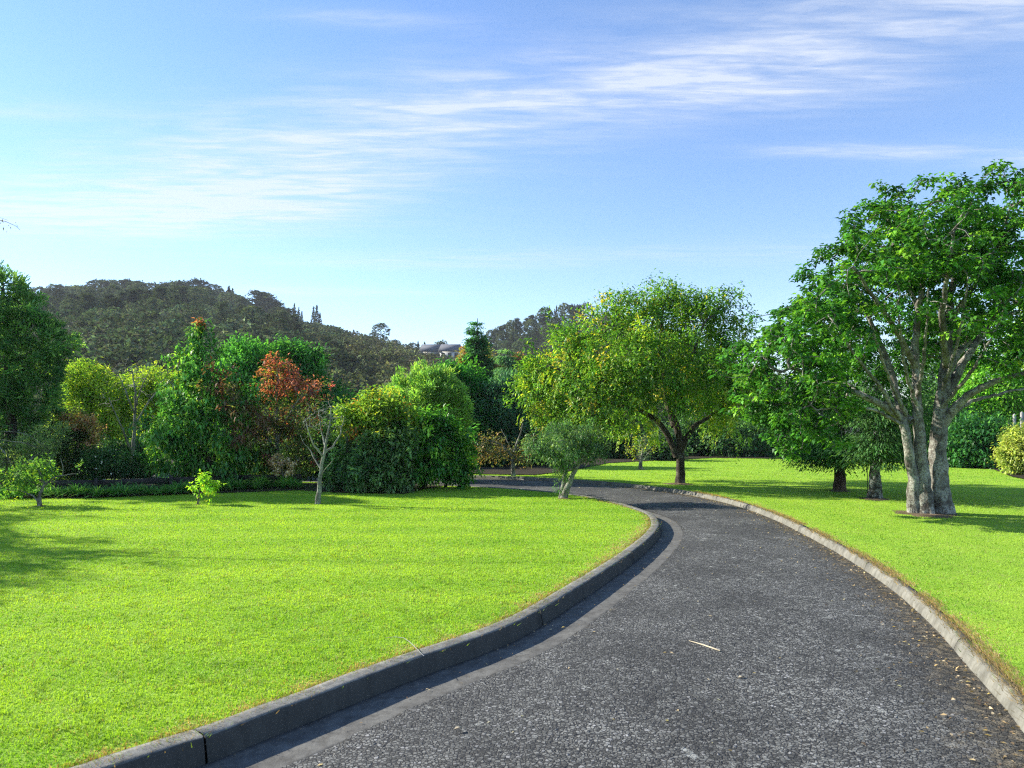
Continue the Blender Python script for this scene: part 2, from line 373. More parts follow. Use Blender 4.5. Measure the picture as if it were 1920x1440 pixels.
def tess(poly, z):
    tri = tessellate_polygon([[Vector((float(x), float(y), 0)) for x, y in poly]])
    v = np.c_[poly, np.full(len(poly), z)]; f = np.array([list(t) for t in tri], np.int32)
    # face up
    a, b, c = v[f[:, 0]], v[f[:, 1]], v[f[:, 2]]
    flip = np.cross(b - a, c - a)[:, 2] < 0
    f[flip] = f[flip][:, ::-1]
    return v, f
left_edge = kc - kn * 0.105; right_edge = rc + rn * 0.115
lawn_left = np.vstack([left_edge[::2], [(-60, 24), (-60, -3.5)]])
lawn_right = np.vstack([right_edge[::2], [(-60, 29), (-60, 48), (70, 48), (70, -3)]])
for poly, lb in ((lawn_left, 'left'), (lawn_right, 'right')):
    v, f = tess(poly, LZ - 0.012 if lb == 'left' else LZ - 0.022)
    tag(add_obj('lawn', make_mesh('lawn', v, f, M_LAWN)), kind='structure')

# road strip with the distance from its edges kept per vertex
NR = 420
A = resample(curve2(KERB, 0.12) + kn * (0.365 + rng.normal(0, .012, (len(kn), 1))), NR); B = resample(rc, NR)
cols_t = np.array([0, .06, .14, .25, .4, .55, .68, .76, .83, .89, .94, 0.98, 1.012])
dirtv = np.array([.55, .35, .18, .05, 0, 0, .08, .2, .36, .55, .72, .9, 1.0])
crown = 0.03 * (1 - (2 * cols_t - 1) ** 2)
v = A[:, None] * (1 - cols_t)[None, :, None] + B[:, None] * cols_t[None, :, None]
v = np.concatenate([v, np.broadcast_to(crown[None, :, None] + 0.013, (NR, len(cols_t), 1))], 2).reshape(-1, 3)
k = len(cols_t); i = np.arange(NR - 1)[:, None] * k; j = np.arange(k - 1)[None]
f = np.stack([i + j, i + j + 1, i + k + j + 1, i + k + j], -1).reshape(-1, 4)
road = add_obj('road', make_mesh('road', v, f, M_ROAD, colors=np.repeat(np.tile(dirtv, NR)[:, None], 3, 1), smooth=True)); tag(road, kind='structure')

def sweep(c, n, prof, s0, s1, rough=0.0):
    """profile (offset along n, z) swept along curve points s0..s1, closed at its ends"""
    p = np.array(prof); c = c[s0:s1]; n = n[s0:s1]; k = len(p); m = len(c)
    off = np.repeat(p[None, :, 0], m, 0); z = np.repeat(p[None, :, 1], m, 0)
    if rough: off = off + rng.normal(0, rough, off.shape); z = z + rng.normal(0, rough, z.shape)
    xy = c[:, None] + n[:, None] * off[..., None]
    v = np.concatenate([xy, z[..., None]], 2).reshape(-1, 3)
    i = np.arange(m - 1)[:, None] * k; j = np.arange(k - 1)[None]
    f = np.stack([i + j, i + j + 1, i + k + j + 1, i + k + j], -1).reshape(-1, 4)
    caps = [np.arange(k)[None], (np.arange(k) + (m - 1) * k)[None][:, ::-1]]
    return v, [f] + caps
def kerb_line(name, label, c, n, prof, mat, joint0, spacing, rough, stain_or_shade):
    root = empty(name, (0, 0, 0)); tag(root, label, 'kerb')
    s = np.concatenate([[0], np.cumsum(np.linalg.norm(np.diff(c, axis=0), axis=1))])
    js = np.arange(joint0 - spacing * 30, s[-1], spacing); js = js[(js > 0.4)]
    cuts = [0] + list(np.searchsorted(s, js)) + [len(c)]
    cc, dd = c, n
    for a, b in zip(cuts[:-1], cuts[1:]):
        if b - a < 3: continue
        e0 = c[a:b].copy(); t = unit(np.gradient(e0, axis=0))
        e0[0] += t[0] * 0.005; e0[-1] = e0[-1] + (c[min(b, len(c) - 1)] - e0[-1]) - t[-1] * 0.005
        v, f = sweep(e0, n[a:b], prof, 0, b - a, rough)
        o = add_obj('kerb_block', make_mesh('kerb_block', v, f, mat, colors=np.repeat(np.tile(np.array(stain_or_shade), b - a)[:, None], 3, 1), smooth=False), root)
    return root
sk_ = np.concatenate([[0], np.cumsum(np.linalg.norm(np.diff(kc, axis=0), axis=1))])
j0 = sk_[np.argmin(np.linalg.norm(kc - np.array([-1.53, 3.234]), axis=1))]
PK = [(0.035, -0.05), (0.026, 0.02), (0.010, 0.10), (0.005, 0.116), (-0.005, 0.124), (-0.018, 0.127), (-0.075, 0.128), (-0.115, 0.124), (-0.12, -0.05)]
kerb_l = kerb_line('kerb', 'dark weathered concrete kerb in shadow along the left lawn', kc, kn, PK, M_KERB, j0, 2.9, 0.0012, [1.2, 1.1, 1.0, .9, .0, -.4, -.3, .6, .9])  # last list paints shade onto the face and keeps the sunlit top pale
PG = [(0.42, -0.05), (0.418, 0.006), (0.34, 0.006), (0.16, 0.000), (0.06, -0.004), (0.026, 0.002), (0.022, -0.05)]
v, f = sweep(kc, kn, PG, 0, len(kc), 0.0008)
tag(add_obj('gutter', make_mesh('gutter', v, f, M_GUTTER, smooth=False)), kind='structure')
PR = [(0.125, -0.05), (0.122, 0.075), (0.112, 0.094), (0.092, 0.102), (0.060, 0.100), (0.038, 0.086), (0.020, 0.050), (0.008, 0.012), (0.0, -0.05)]
srr = np.concatenate([[0], np.cumsum(np.linalg.norm(np.diff(rc, axis=0), axis=1))])
jr = srr[np.argmin(np.linalg.norm(rc - np.array([3.1, 4.85]), axis=1))]
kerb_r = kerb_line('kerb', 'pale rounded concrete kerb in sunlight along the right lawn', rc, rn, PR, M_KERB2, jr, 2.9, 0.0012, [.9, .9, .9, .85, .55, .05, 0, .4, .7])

# ------------------------------------------------------------------ grass
def inside(poly, x, y):
    r = np.zeros(len(x), bool); px, py = poly[:, 0], poly[:, 1]; qx, qy = np.roll(px, -1), np.roll(py, -1)
    for a, b, c, d in zip(px, py, qx, qy):
        if b == d: continue
        m = ((b > y) != (d > y)) & (x < (c - a) * (y - b) / (d - b) + a); r ^= m
    return r
def vnoise(x, y, seed):
    g = np.random.default_rng(seed); t = g.random((64, 64))
    xi, yi = np.floor(x).astype(int), np.floor(y).astype(int); fx, fy = x - xi, y - yi
    fx = fx * fx * (3 - 2 * fx); fy = fy * fy * (3 - 2 * fy)
    a = lambda i, j: t[(xi + i) % 64, (yi + j) % 64]
    return (a(0, 0) * (1 - fx) + a(1, 0) * fx) * (1 - fy) + (a(0, 1) * (1 - fx) + a(1, 1) * fx) * fy
def fbm(x, y, seed): return (vnoise(x, y, seed) + 0.5 * vnoise(2.1 * x, 2.1 * y, seed + 1) + 0.25 * vnoise(4.3 * x, 4.3 * y, seed + 2)) / 1.75

def blades(x, y, z, h, wd, col, lean=0.5):
    n = len(x); a = rng.uniform(0, 2 * math.pi, n)
    b = a + rng.normal(1.57, 0.6, n)
    base = np.c_[x, y, z]; s = np.c_[np.cos(a), np.sin(a), np.zeros(n)] * (wd / 2)[:, None]
    ln = np.abs(rng.normal(0, lean, n)) * h
    tip = base + np.c_[np.cos(b) * ln, np.sin(b) * ln, h]
    v = np.stack([base - s, base + s, tip], 1).reshape(-1, 3)
    c = np.stack([col * 0.9, col * 0.9, col * 1.05], 1).reshape(-1, 3)
    return v, np.arange(n * 3, dtype=np.int32).reshape(-1, 3), c
BARE = []
for px, py, rr in ((1742, 962, .46), (1272, 906, .34), (1574, 919, .24), (1641, 934, .27), (1056, 934, .16), (597, 944, .10), (1202, 879, .2), (74, 948, .12), (371, 945, .08)):
    q = G(px, py); BARE.append((q[0], q[1] + rr * .1, rr))
def grass(poly, edge_curve, z, name, label, n, dmin, dmax, az0, az1, seed):
    g = np.random.default_rng(seed)
    u = g.random(n); e = 0.42; d = (dmin ** e + u * (dmax ** e - dmin ** e)) ** (1 / e)
    az = g.uniform(R(az0), R(az1), n); x = d * np.tan(az); y = d
    ok = inside(poly, x, y)
    for cx, cy, cr in BARE: ok &= np.hypot(x - cx, (y - cy)) > cr * (0.45 + 0.95 * vnoise(x * 5, y * 5, 77)) * g.uniform(.5, 1.15, n)
    x, y, d = x[ok], y[ok], d[ok]
    # distance to the kerb edge: dead grass there
    de = np.full(len(x), 9.0)
    ec = edge_curve[::3]; near = d < 14
    for i0 in range(0, near.sum(), 40000):
        idx = np.where(near)[0][i0:i0 + 40000]
        de[idx] = np.min(np.hypot(x[idx, None] - ec[None, :, 0], y[idx, None] - ec[None, :, 1]), 1)
    n1 = fbm(x * 0.8, y * 0.8, seed); n2 = fbm(x * 3.5, y * 3.5, seed + 9); n3 = vnoise(x * 14, y * 14, seed + 20)
    sd = np.min(np.hypot(x[:, None] - kc[::12][None, :, 0], y[:, None] - kc[::12][None, :, 1]), 1) if len(x) < 400000 else y
    stripe = 0.5 + 0.5 * np.sin(sd * 2 * math.pi / 1.15 + 0.5 * n1)
    t = np.clip(0.15 + 0.6 * n2 + 0.8 * (n1 - 0.5) + 0.42 * (stripe - 0.5) + g.normal(0, 0.14, len(x)), 0, 1)[:, None]
    col = np.array([[0.19, 0.41, 0.028]]) * (1 - t) + np.array([[0.405, 0.63, 0.07]]) * t
    dark = (n3 > 0.74) & (d < 9); col[dark] *= 0.78
    old = g.random(len(x)) < (0.035 + 0.10 * np.clip((n2 - 0.6) * 4, 0, 1)); col[old] = np.array([0.36, 0.32, 0.13]) * g.uniform(0.7, 1.1, (old.sum(), 1))
    dead = de < (g.exponential(0.05, len(x)) + 0.02) * (0.4 + 1.4 * n1) + (0.20 if 'right' in label else 0.0) * np.clip(n1 * 2 - .35, 0, 1) * g.uniform(.5, 1, len(x))
    col[dead] = np.array([0.50, 0.39, 0.23] if 'right' in label else [0.34, 0.26, 0.15]) * g.uniform(0.75 if 'right' in label else 0.4, 1.2, (dead.sum(), 1))
    h = (0.010 + 0.008 * n3 + 0.006 * n2) * g.uniform(0.6, 1.3, len(x)) * (0.9 + 0.02 * d)
    h[dead] *= 0.75
    wd = 0.0045 * (0.7 + 0.16 * d) * g.uniform(0.7, 1.4, len(x))
    col *= g.uniform(0.82, 1.15, (len(x), 1))
    v, f, c = blades(x, y, np.full(len(x), z), h, wd, col, 0.85)
    o = add_obj(name, make_mesh(name, v, f, M_GRASS, colors=c)); tag(o, label, 'grass', kind='stuff')
grass(lawn_left, left_edge, LZ - 0.014, 'grass', 'mown bright green grass of the left lawn inside the bend', 620000, 2.4, 19.5, -47, 14, 3)
grass(lawn_right, right_edge, LZ - 0.024, 'grass', 'mown green grass of the right lawn under the trees', 420000, 3.3, 42, -20, 48, 5)

def fringe(edge, nrm, z, name, label, n, seed, dmax, dry):
    g = np.random.default_rng(seed); idx = np.where((edge[:, 1] > 2.2) & (edge[:, 1] < dmax))[0]
    k = g.choice(idx, n, p=(1 / edge[idx, 1]) / np.sum(1 / edge[idx, 1])); off = np.abs(g.normal(0, .022, n)) - .012
    p = edge[k] + nrm[k] * -off[:, None] + g.normal(0, .04, (n, 2)); dn = vnoise(p[:, 0] * 2.5, p[:, 1] * 2.5, seed)
    keep = dn + g.normal(0, .15, n) > .35; p, off, k = p[keep], off[keep], k[keep]; n = len(p)
    h = g.uniform(.012, .04, n); wd = .0045 * (.7 + .16 * p[:, 1]); a = g.uniform(0, 6.283, n)
    sd = np.c_[np.cos(a), np.sin(a), np.zeros(n)] * wd[:, None] / 2
    b = np.c_[p, np.full(n, z)]; tip = b + np.c_[nrm[k] * (h * g.uniform(.2, 1.5, n))[:, None] + g.normal(0, .01, (n, 2)), h]
    t = (g.random(n) < dry)[:, None]; col = np.where(t, np.array([[.34, .25, .145] if dry < .7 else [.55, .42, .25]]) * g.uniform(.35 if dry < .7 else .6, 1.2, (n, 1)), np.array([[.20, .36, .03]]) * g.uniform(.5, 1.2, (n, 1)))
    v = np.stack([b - sd, b + sd, tip], 1).reshape(-1, 3)
    tag(add_obj(name, make_mesh(name, v, np.arange(n * 3, dtype=np.int32).reshape(-1, 3), M_GRASS, colors=np.repeat(col, 3, 0))), label, 'grass', kind='stuff')
fringe(left_edge, kn, LZ - .014, 'turf_fringe', 'ragged dry and green turf fringe hanging over the left kerb', 16000, 71, 15, .62)
fringe(right_edge, -rn, LZ - .024, 'turf_fringe', 'dry tan turf fringe behind the right kerb', 14000, 72, 16, .9)
for cx, cy, rr in BARE:                                   # bare earth round each trunk
    a = np.linspace(0, 2 * math.pi, 40, endpoint=False); q = rr * 1.12 * (1 + .14 * np.sin(a * 3 + cx) + .10 * np.sin(a * 7 + cy))
    rings = [np.c_[cx + np.cos(a) * q * k, cy + np.sin(a) * q * k, np.full(40, z)] for k, z in ((1.15, LZ - .035), (.8, LZ - .012), (.45, LZ - .002))]
    v = np.vstack(rings + [[[cx, cy, LZ + .012]]]); j = np.arange(40); j2 = (j + 1) % 40
    f = np.vstack([np.stack([j + o, j2 + o, j2 + o + 40, j + o + 40], 1) for o in (0, 40)])
    tag(add_obj('bare_earth', make_mesh('bare_earth', v, [f, np.stack([j + 80, j2 + 80, np.full(40, 120)], 1)], M_EARTH, smooth=True)), kind='structure')

# ------------------------------------------------------------------ trees
def pal(*pairs): return np.array([p[0] for p in pairs], float), np.array([p[1] for p in pairs], float) / sum(p[1] for p in pairs)
GREEN = pal(((.045, .135, .02), 4), ((.075, .19, .022), 4), ((.12, .25, .025), 2))
DARK = pal(((.018, .05, .018), 4), ((.034, .085, .027), 4), ((.06, .125, .037), 2.5))

def lobes_world(lobes, d):
    out = []
    for l in lobes:
        px, py, rx, ry = l[:4]; off = l[4] if len(l) > 4 else 0.0; fz = l[5] if len(l) > 5 else 0.85
        c = W(px, py, d + off); s = (d + off) / F
        out.append((c, np.array([rx * s, rx * s * fz, ry * s])))
    return out
def sample_clumps(lw, n, shell, g, keep=None, rag=0.25):
    wts = np.array([(r[0] * r[1] + r[0] * r[2] + r[1] * r[2]) for c, r in lw]); wts = wts / wts.sum()
    pts = []; dirs = []
    while len(pts) < n:
        k = g.choice(len(lw), p=wts); c, r = lw[k]
        u = unit(g.normal(size=3)); rad = (g.uniform(shell ** 3, 1)) ** (1 / 3) * (1 + rag * g.normal() * 0.5)
        p = c + u * r * rad
        if p[2] < LZ + 0.05: continue
        if keep is not None and not keep(p): continue
        # drop points deep inside another lobe
        deep = any(np.sum(((p - c2) / r2) ** 2) < (shell * 0.8) ** 2 for i2, (c2, r2) in enumerate(lw) if i2 != k)
        if deep and g.random() < 0.75: continue
        pts.append(p); dirs.append(unit(u / r))
    return np.array(pts), np.array(dirs)
def pick_cols(palette, n, g, k):
    cols, wt = palette
    base = cols[g.choice(len(cols), n, p=wt)]                # one hue per clump, leaves vary about it
    base = base * g.uniform(.62, 1.38, (n, 1))
    c = np.repeat(base, k, 0)
    m = g.random(len(c)) < 0.3; c[m] = cols[g.choice(len(cols), m.sum(), p=wt)]
    return c * g.uniform(0.75, 1.25, (len(c), 1)) * g.uniform(0.92, 1.08, (len(c), 3))

def foliage(style, P, D, K, L, Wd, spread, palette, g):
    n = len(P); N = n * K
    C = np.repeat(P, K, 0); O = np.repeat(D, K, 0)
    cols = pick_cols(palette, n, g, K)
    rnd = unit(g.normal(size=(N, 3))); ls = g.uniform(0.65, 1.25, N)
    up = np.array([[0, 0, 1.0]])
    if style == 'umbrella':                                  # tufts of big drooping leaves at the twig ends
        a = g.uniform(0, 2 * math.pi, N); h = np.c_[np.cos(a), np.sin(a), np.zeros(N)]
        lift = g.uniform(-1.05, 0.4, N)[:, None]
        ax = unit(h + up * lift + O * 0.15)
        pos = C + h * (spread * g.uniform(0.0, 0.8, N))[:, None] + up * (spread * g.uniform(-0.4, 0.5, N))[:, None]
        nr = unit(up + h * 0.3 + rnd * 0.35)
        return leaves(pos, ax, nr, L * ls, Wd * ls, cols, 0.22)
    if style == 'droop':                                     # hanging sprays of small leaflets
        m = 12; S = max(1, K // m); ns = n * S; K2 = m
        st = np.repeat(P, S, 0) + g.normal(0, spread * 0.55, (ns, 3)); ln = g.uniform(0.08, 0.36, ns) * np.where(g.random(ns) < .12, 1.9, 1)
        hd = unit(np.repeat(D, S, 0) * np.array([[1, 1, 0.0]]) + g.normal(0, 0.6, (ns, 3)) * np.array([[1, 1, .2]]))
        t = np.tile(np.linspace(0.05, 1, K2), ns); sl = np.repeat(ln, K2); h2 = np.repeat(hd, K2, 0); s2 = np.repeat(st, K2, 0)
        pos = s2 + h2 * (sl * np.sqrt(t) * 0.38)[:, None] - up * (sl * t ** 1.6)[:, None]
        sd = unit(np.cross(h2, up)) * np.where(np.arange(len(t)) % 2, 1, -1)[:, None]
        rnd = unit(g.normal(size=(len(t), 3)))
        ax = unit(sd * 0.8 + h2 * 0.25 - up * 0.75 + rnd * 0.35); nr = unit(h2 + rnd * 0.6 + up * 0.3)
        cols = pick_cols(palette, ns, g, K2); ls = g.uniform(0.7, 1.2, len(t))
        return leaves(pos, ax, nr, L * ls, Wd * ls, cols, 0.1)
    if style == 'feather':                                   # fine upswept tufts
        pos = C + g.normal(0, spread * 0.45, (N, 3))
        ax = unit(O * 0.9 + rnd * 0.8 + up * 0.25); nr = unit(g.normal(size=(N, 3)) + up * 0.5)
        return leaves(pos, ax, nr, L * ls, Wd * ls, cols, 0.1)
    if style == 'bough':                                     # flat drooping conifer boughs
        pos = C + g.normal(0, 1, (N, 3)) * np.array([[spread * .75, spread * .75, spread * .18]])
        hh = unit((pos - C) * np.array([[1, 1, 0]]) + O * np.array([[1, 1, 0]]) * 0.4)
        ax = unit(hh + rnd * 0.35 - up * 0.45); nr = unit(up + rnd * 0.5)
        return leaves(pos, ax, nr, L * ls, Wd * ls, cols, 0.15)
    if style == 'strap': pass
    pos = C + g.normal(0, spread * 0.5, (N, 3))              # 'broad'
    ax = unit(O * 0.55 + rnd * 0.9 - up * 0.28); nr = unit(up * 0.9 + O * 0.5 + rnd * 0.55)
    return leaves(pos, ax, nr, L * ls, Wd * ls, cols, 0.18)

def skeleton(limbs, P, D, g, seg=0.3, r_tip=0.004, power=0.46, wob=0.06, droop=0.0, rmax=1.0, wpath=0.18):
    """joins every clump to the nearest limb node; returns edges with radii for the twigs and branches"""
    pos = []; par = []; fixed = []; dirv = []; dist = []
    for pts, rad in limbs:
        pts = np.asarray(pts); T = unit(np.gradient(pts, axis=0))
        for i in range(len(pts)):
            pos.append(pts[i]); par.append(-1); fixed.append(rad[i]); dirv.append(T[i]); dist.append(0.0)
    NM = len(P) * 14 + len(pos) + 10
    arr = np.zeros((NM, 3)); arr[:len(pos)] = pos; m = len(pos); da = np.zeros(NM)
    elig = np.ones(NM, bool)
    for i in range(m):                                       # the lowest part of a trunk carries no twigs
        elig[i] = fixed[i] < rmax
    if not elig[:m].any(): elig[:m] = True
    order = np.argsort(np.min(np.linalg.norm(P[:, None] - arr[None, :m], axis=2), 1))
    tips = []
    for q in order:
        t = P[q]; dd = np.linalg.norm(arr[:m] - t, axis=1) + wpath * da[:m]; dd[~elig[:m]] = 1e9
        k = int(np.argmin(dd)); p0 = arr[k]; L = np.linalg.norm(t - p0)
        if L < 0.02: tips.append(k); continue
        ns = max(1, min(12, int(math.ceil(L / seg))))
        ctrl = p0 + unit(dirv[k] * 0.7 + unit(t - p0)) * L * 0.5 + g.normal(0, wob * L, 3) + np.array([0, 0, droop * L])
        prev = k
        for s in range(1, ns + 1):
            u = s / ns; x = (1 - u) ** 2 * p0 + 2 * u * (1 - u) * ctrl + u * u * t
            if s < ns: x = x + g.normal(0, wob * seg * 0.5, 3)
            arr[m] = x; par.append(prev); fixed.append(None); dirv.append(unit(x - arr[prev])); da[m] = da[prev] + L / ns; prev = m; m += 1
        tips.append(prev)
    cnt = np.zeros(m)
    for t in tips: cnt[t] += 1
    for i in range(m - 1, -1, -1):
        if par[i] >= 0: cnt[par[i]] += cnt[i]
    rad = np.array([fixed[i] if fixed[i] is not None else min(rmax, r_tip * max(cnt[i], 1) ** power) for i in range(m)])
    e = np.array([i for i in range(m) if par[i] >= 0]); pr = np.array([par[i] for i in e])
    if len(e) == 0: return None
    r0 = np.minimum(rad[pr], rad[e] * 1.25); r1 = rad[e]
    return arr[pr], arr[e], r0, r1

def sample_cone(cone, n, g):
    """clumps of a conifer: axis point at the foot, height, foot radius"""
    b, h, r = cone
    t = 1 - np.sqrt(g.uniform(0.002, 1, n)); t = np.clip(t + g.normal(0, .01, n), 0, .995); a = g.uniform(0, 6.283, n)
    rr = r * (1 - t) ** .7 * g.uniform(.35, 1.08, n) * (1 + .16 * np.sin(a * 3 + t * 20)) + .03
    P = b + np.c_[np.cos(a) * rr, np.sin(a) * rr, t * h]; D = unit(np.c_[np.cos(a), np.sin(a), np.full(n, .15)]); return P, D
def limb(pts, r0, r1, step=0.15, wob=0.0, g=rng):
    p = catmull(pts, step); n = len(p); t = np.linspace(0, 1, n)
    if wob: p[1:] += g.normal(0, wob, (n - 1, 3))
    return p, r0 + (r1 - r0) * t ** 0.8

def tree(name, label, cat, d, trunks, lobes, n, K, style, leaf, spread, palette, bark=B_DARK, group=None, shell=0.55, keep=None, mat=None,
         seed=1, flare=0.5, sides=10, rough=0.06, twig=0.004, droop=0.0, rag=0.25, extra=None, power=0.46, limb_max=1.0, seg=0.3, wob=0.06, crown='crown', wpath=0.18, cone=None):
    """trunks: list of (points in pixels or world, r0, r1); the first point of the first trunk is the base"""
    g = np.random.default_rng(seed)
    L = []
    for tr in trunks:
        pts = []
        for p in tr[0]:
            if len(p) == 2: pts.append(W(p[0], p[1], d))
            else: pts.append(W(p[0], p[1], d + p[2]))
        pts = np.array(pts)
        L.append(limb(pts, tr[1], tr[2], 0.12, 0.008, g))
    base = L[0][0][0].copy(); base[2] = LZ - 0.02
    root = empty(name, base); tag(root, label, cat, group)
    geo = Geo()
    for i, (p, r) in enumerate(L):
        isb = abs(p[0][2] - LZ) < 0.25
        if isb: p = np.vstack([p[:1] - np.array([[0, 0, 0.15]]), p]); r = np.concatenate([[r[0]], r])
        geo.add(tube(p, r, sides if r[0] > 0.05 else 7, rough, flare if isb else 0.0, 0.22 if r[0] > .1 else .1, 5, seed + i))
    lw = lobes_world(lobes, d)
    if n:
        P, D = sample_clumps(lw, n, shell, g, keep, rag) if cone is None else sample_cone(cone, n, g)
        sk = skeleton(L, P, D, g, seg=seg, r_tip=twig, droop=droop, power=power, rmax=limb_max, wob=wob, wpath=wpath)
        if sk is not None:
            a, b, r0, r1 = sk; big = r1 > 0.022
            for m_, s_ in ((big, 7), (~big, 4 if d < 16 else 3)):
                if m_.any(): geo.add(frusta(a[m_], b[m_], r0[m_], r1[m_], s_))
        if K:
            v, f, c = foliage(style, P, D, K, leaf[0], leaf[1], spread, palette, g)
            parts = [(v, f, c)]
            for ex in (extra or []):
                P2, D2 = sample_clumps(lobes_world(ex[0], d), ex[1], ex[7] if len(ex) > 7 else 0.4, g, None, rag)
                parts.append(foliage(ex[3], P2, D2, ex[2], ex[4][0], ex[4][1], ex[5], ex[6], g))
            V = np.vstack([p[0] for p in parts]); off = 0; FF = []
            for p in parts: FF.append(p[1] + off); off += len(p[0])
            cr = add_obj(crown, make_mesh(crown, V - base, np.vstack(FF), mat or M_LEAF, colors=np.vstack([p[2] for p in parts])), root)
            cr['kind'] = 'stuff'
    add_obj('trunk', geo.mesh('trunk', bark, base), root)
    return root

# --- the big spreading tree on the right lawn
D1 = 11.9
def keep_a(p):
    px = 960 + p[0] / p[1] * F; py = HZ - (p[2] - CAMZ) / p[1] * F
    if py > 870: return False
    if p[1] < D1 + 0.9 and 1625 < px < 1830 and py > 705: return False          # the stems stay in view
    if 1590 < px < 1900 and py > 770: return False
    if p[1] < D1 - .2 and 1610 < px < 1850 and py > 540 and math.sin(p[0] * 91 + p[2] * 57) < .55: return False   # the fan of limbs shows through
    if py > 790 and px > 1600: return False
    return True
CORAL = pal(((.014, .056, .010), 4), ((.026, .092, .013), 5), ((.05, .14, .016), 3), ((.10, .21, .022), 1.2))
tree('spreading_tree', 'large spreading tree with several pale lichened stems beside the right kerb', 'tree', D1,
     [([(1737, 964), (1733, 900), (1726, 830), (1720, 770), (1717, 700), (1716, 640), (1722, 570, -.2), (1735, 500, -.3)], 0.125, 0.035),
      ([(1716, 962, .1), (1712, 900, .05), (1704, 850), (1696, 800), (1686, 760, .1), (1668, 690, .3), (1640, 620, .5), (1612, 560, .6)], 0.11, 0.028),
      ([(1765, 963, .12), (1760, 900, .1), (1759, 830, .1), (1764, 760, .1), (1772, 700, .1), (1778, 640, .2), (1782, 560, .3), (1790, 480, .4)], 0.175, 0.035),
      ([(1690, 785, .05), (1650, 757, -.2), (1600, 735, -.5), (1540, 705, -.7), (1480, 690, -.9)], 0.075, 0.02),
      ([(1710, 790, 0), (1670, 765, .3), (1620, 742, .8), (1560, 700, 1.2), (1490, 660, 1.5)], 0.06, 0.02),
      ([(1764, 800, .1), (1795, 760, -.1), (1840, 728, -.4), (1900, 705, -.6), (1975, 690, -.8)], 0.09, 0.025),
      ([(1772, 745, .1), (1800, 690, .2), (1840, 630, .3), (1890, 560, .4), (1945, 480, .5)], 0.09, 0.02),
      ([(1768, 715, .2), (1790, 670, 1.0), (1840, 620, 1.8), (1910, 570, 2.4)], 0.09, 0.02),
      ([(1717, 690, 0), (1680, 620, -.6), (1640, 560, -1.2), (1600, 500, -1.7)], 0.06, 0.02),
      ([(1775, 690, .1), (1768, 600, -.7), (1775, 520, -1.3), (1790, 440, -1.7)], 0.07, 0.02),
      ([(1780, 600, .2), (1830, 530, -.2), (1870, 450, -.5), (1895, 390, -.7)], 0.05, 0.015),
      ([(1722, 580, -.2), (1690, 500, 0), (1670, 440, .2), (1660, 400, .3)], 0.045, 0.015),
      ([(1782, 560, .3), (1810, 470, .8), (1840, 410, 1.2)], 0.045, 0.015),
      ([(1640, 640, .5), (1590, 620, 1.2), (1530, 590, 1.6)], 0.04, 0.014),
      ([(1694, 795, 0), (1660, 740, -.3), (1622, 690, -.6), (1585, 640, -.9), (1555, 590, -1.0)], 0.045, 0.012), ([(1698, 780, 0), (1672, 720, -.4), (1650, 660, -.8), (1630, 600, -1.1)], 0.04, 0.012),
      ([(1720, 760, -.05), (1700, 700, -.5), (1690, 630, -.9), (1680, 560, -1.2)], 0.04, 0.012), ([(1720, 740, -.05), (1732, 680, -.5), (1738, 610, -.9), (1740, 540, -1.2)], 0.04, 0.012),
      ([(1768, 730, 0), (1790, 660, -.5), (1806, 590, -.9), (1815, 520, -1.2)], 0.04, 0.012), ([(1768, 760, 0), (1810, 710, -.5), (1850, 650, -.9), (1880, 590, -1.2)], 0.04, 0.012),
      ([(1766, 785, 0), (1830, 750, .4), (1890, 735, .8), (1960, 720, 1.2)], 0.045, 0.014), ([(1700, 800, 0), (1640, 770, -.5), (1580, 762, -.9), (1530, 770, -1.1)], 0.035, 0.012)],
     [(1460, 690, 95, 95, -.3), (1425, 745, 65, 65, 0.2), (1410, 680, 50, 50, .5), (1480, 800, 65, 55, .1), (1570, 800, 60, 50, -.6), (1560, 560, 80, 60, .8), (1500, 610, 70, 60, -.2), (1620, 650, 110, 70, 2.2), (1830, 640, 120, 60, 2.4), (1540, 765, 85, 75, -.8, .7), (1535, 620, 95, 80, .3), (1540, 640, 85, 90, -1.4),
      (1600, 520, 85, 70, 0), (1650, 560, 90, 90, -1.6), (1650, 450, 85, 70, -.2), (1740, 400, 95, 65, 0), (1770, 430, 100, 85, -1.4), (1850, 390, 85, 66, -.3), (1800, 500, 120, 80, -.4), (1690, 470, 90, 70, .9),
      (1900, 460, 90, 90, -1.0), (1920, 370, 45, 50, .2), (1960, 560, 90, 120, -.4), (1690, 560, 150, 130, 1.5), (1860, 560, 130, 130, 1.6), (1950, 680, 70, 50, -1.0), (1780, 560, 130, 90, -.9)],
     1950, 34, 'umbrella', (0.082, 0.050), 0.15, CORAL, B_GREY, shell=0.66, keep=keep_a, mat=M_GLOSSY, seed=11, flare=0.42, sides=20, rough=0.07, twig=0.005, power=0.44,
     rag=0.3, limb_max=0.13, seg=0.22, wob=0.055)

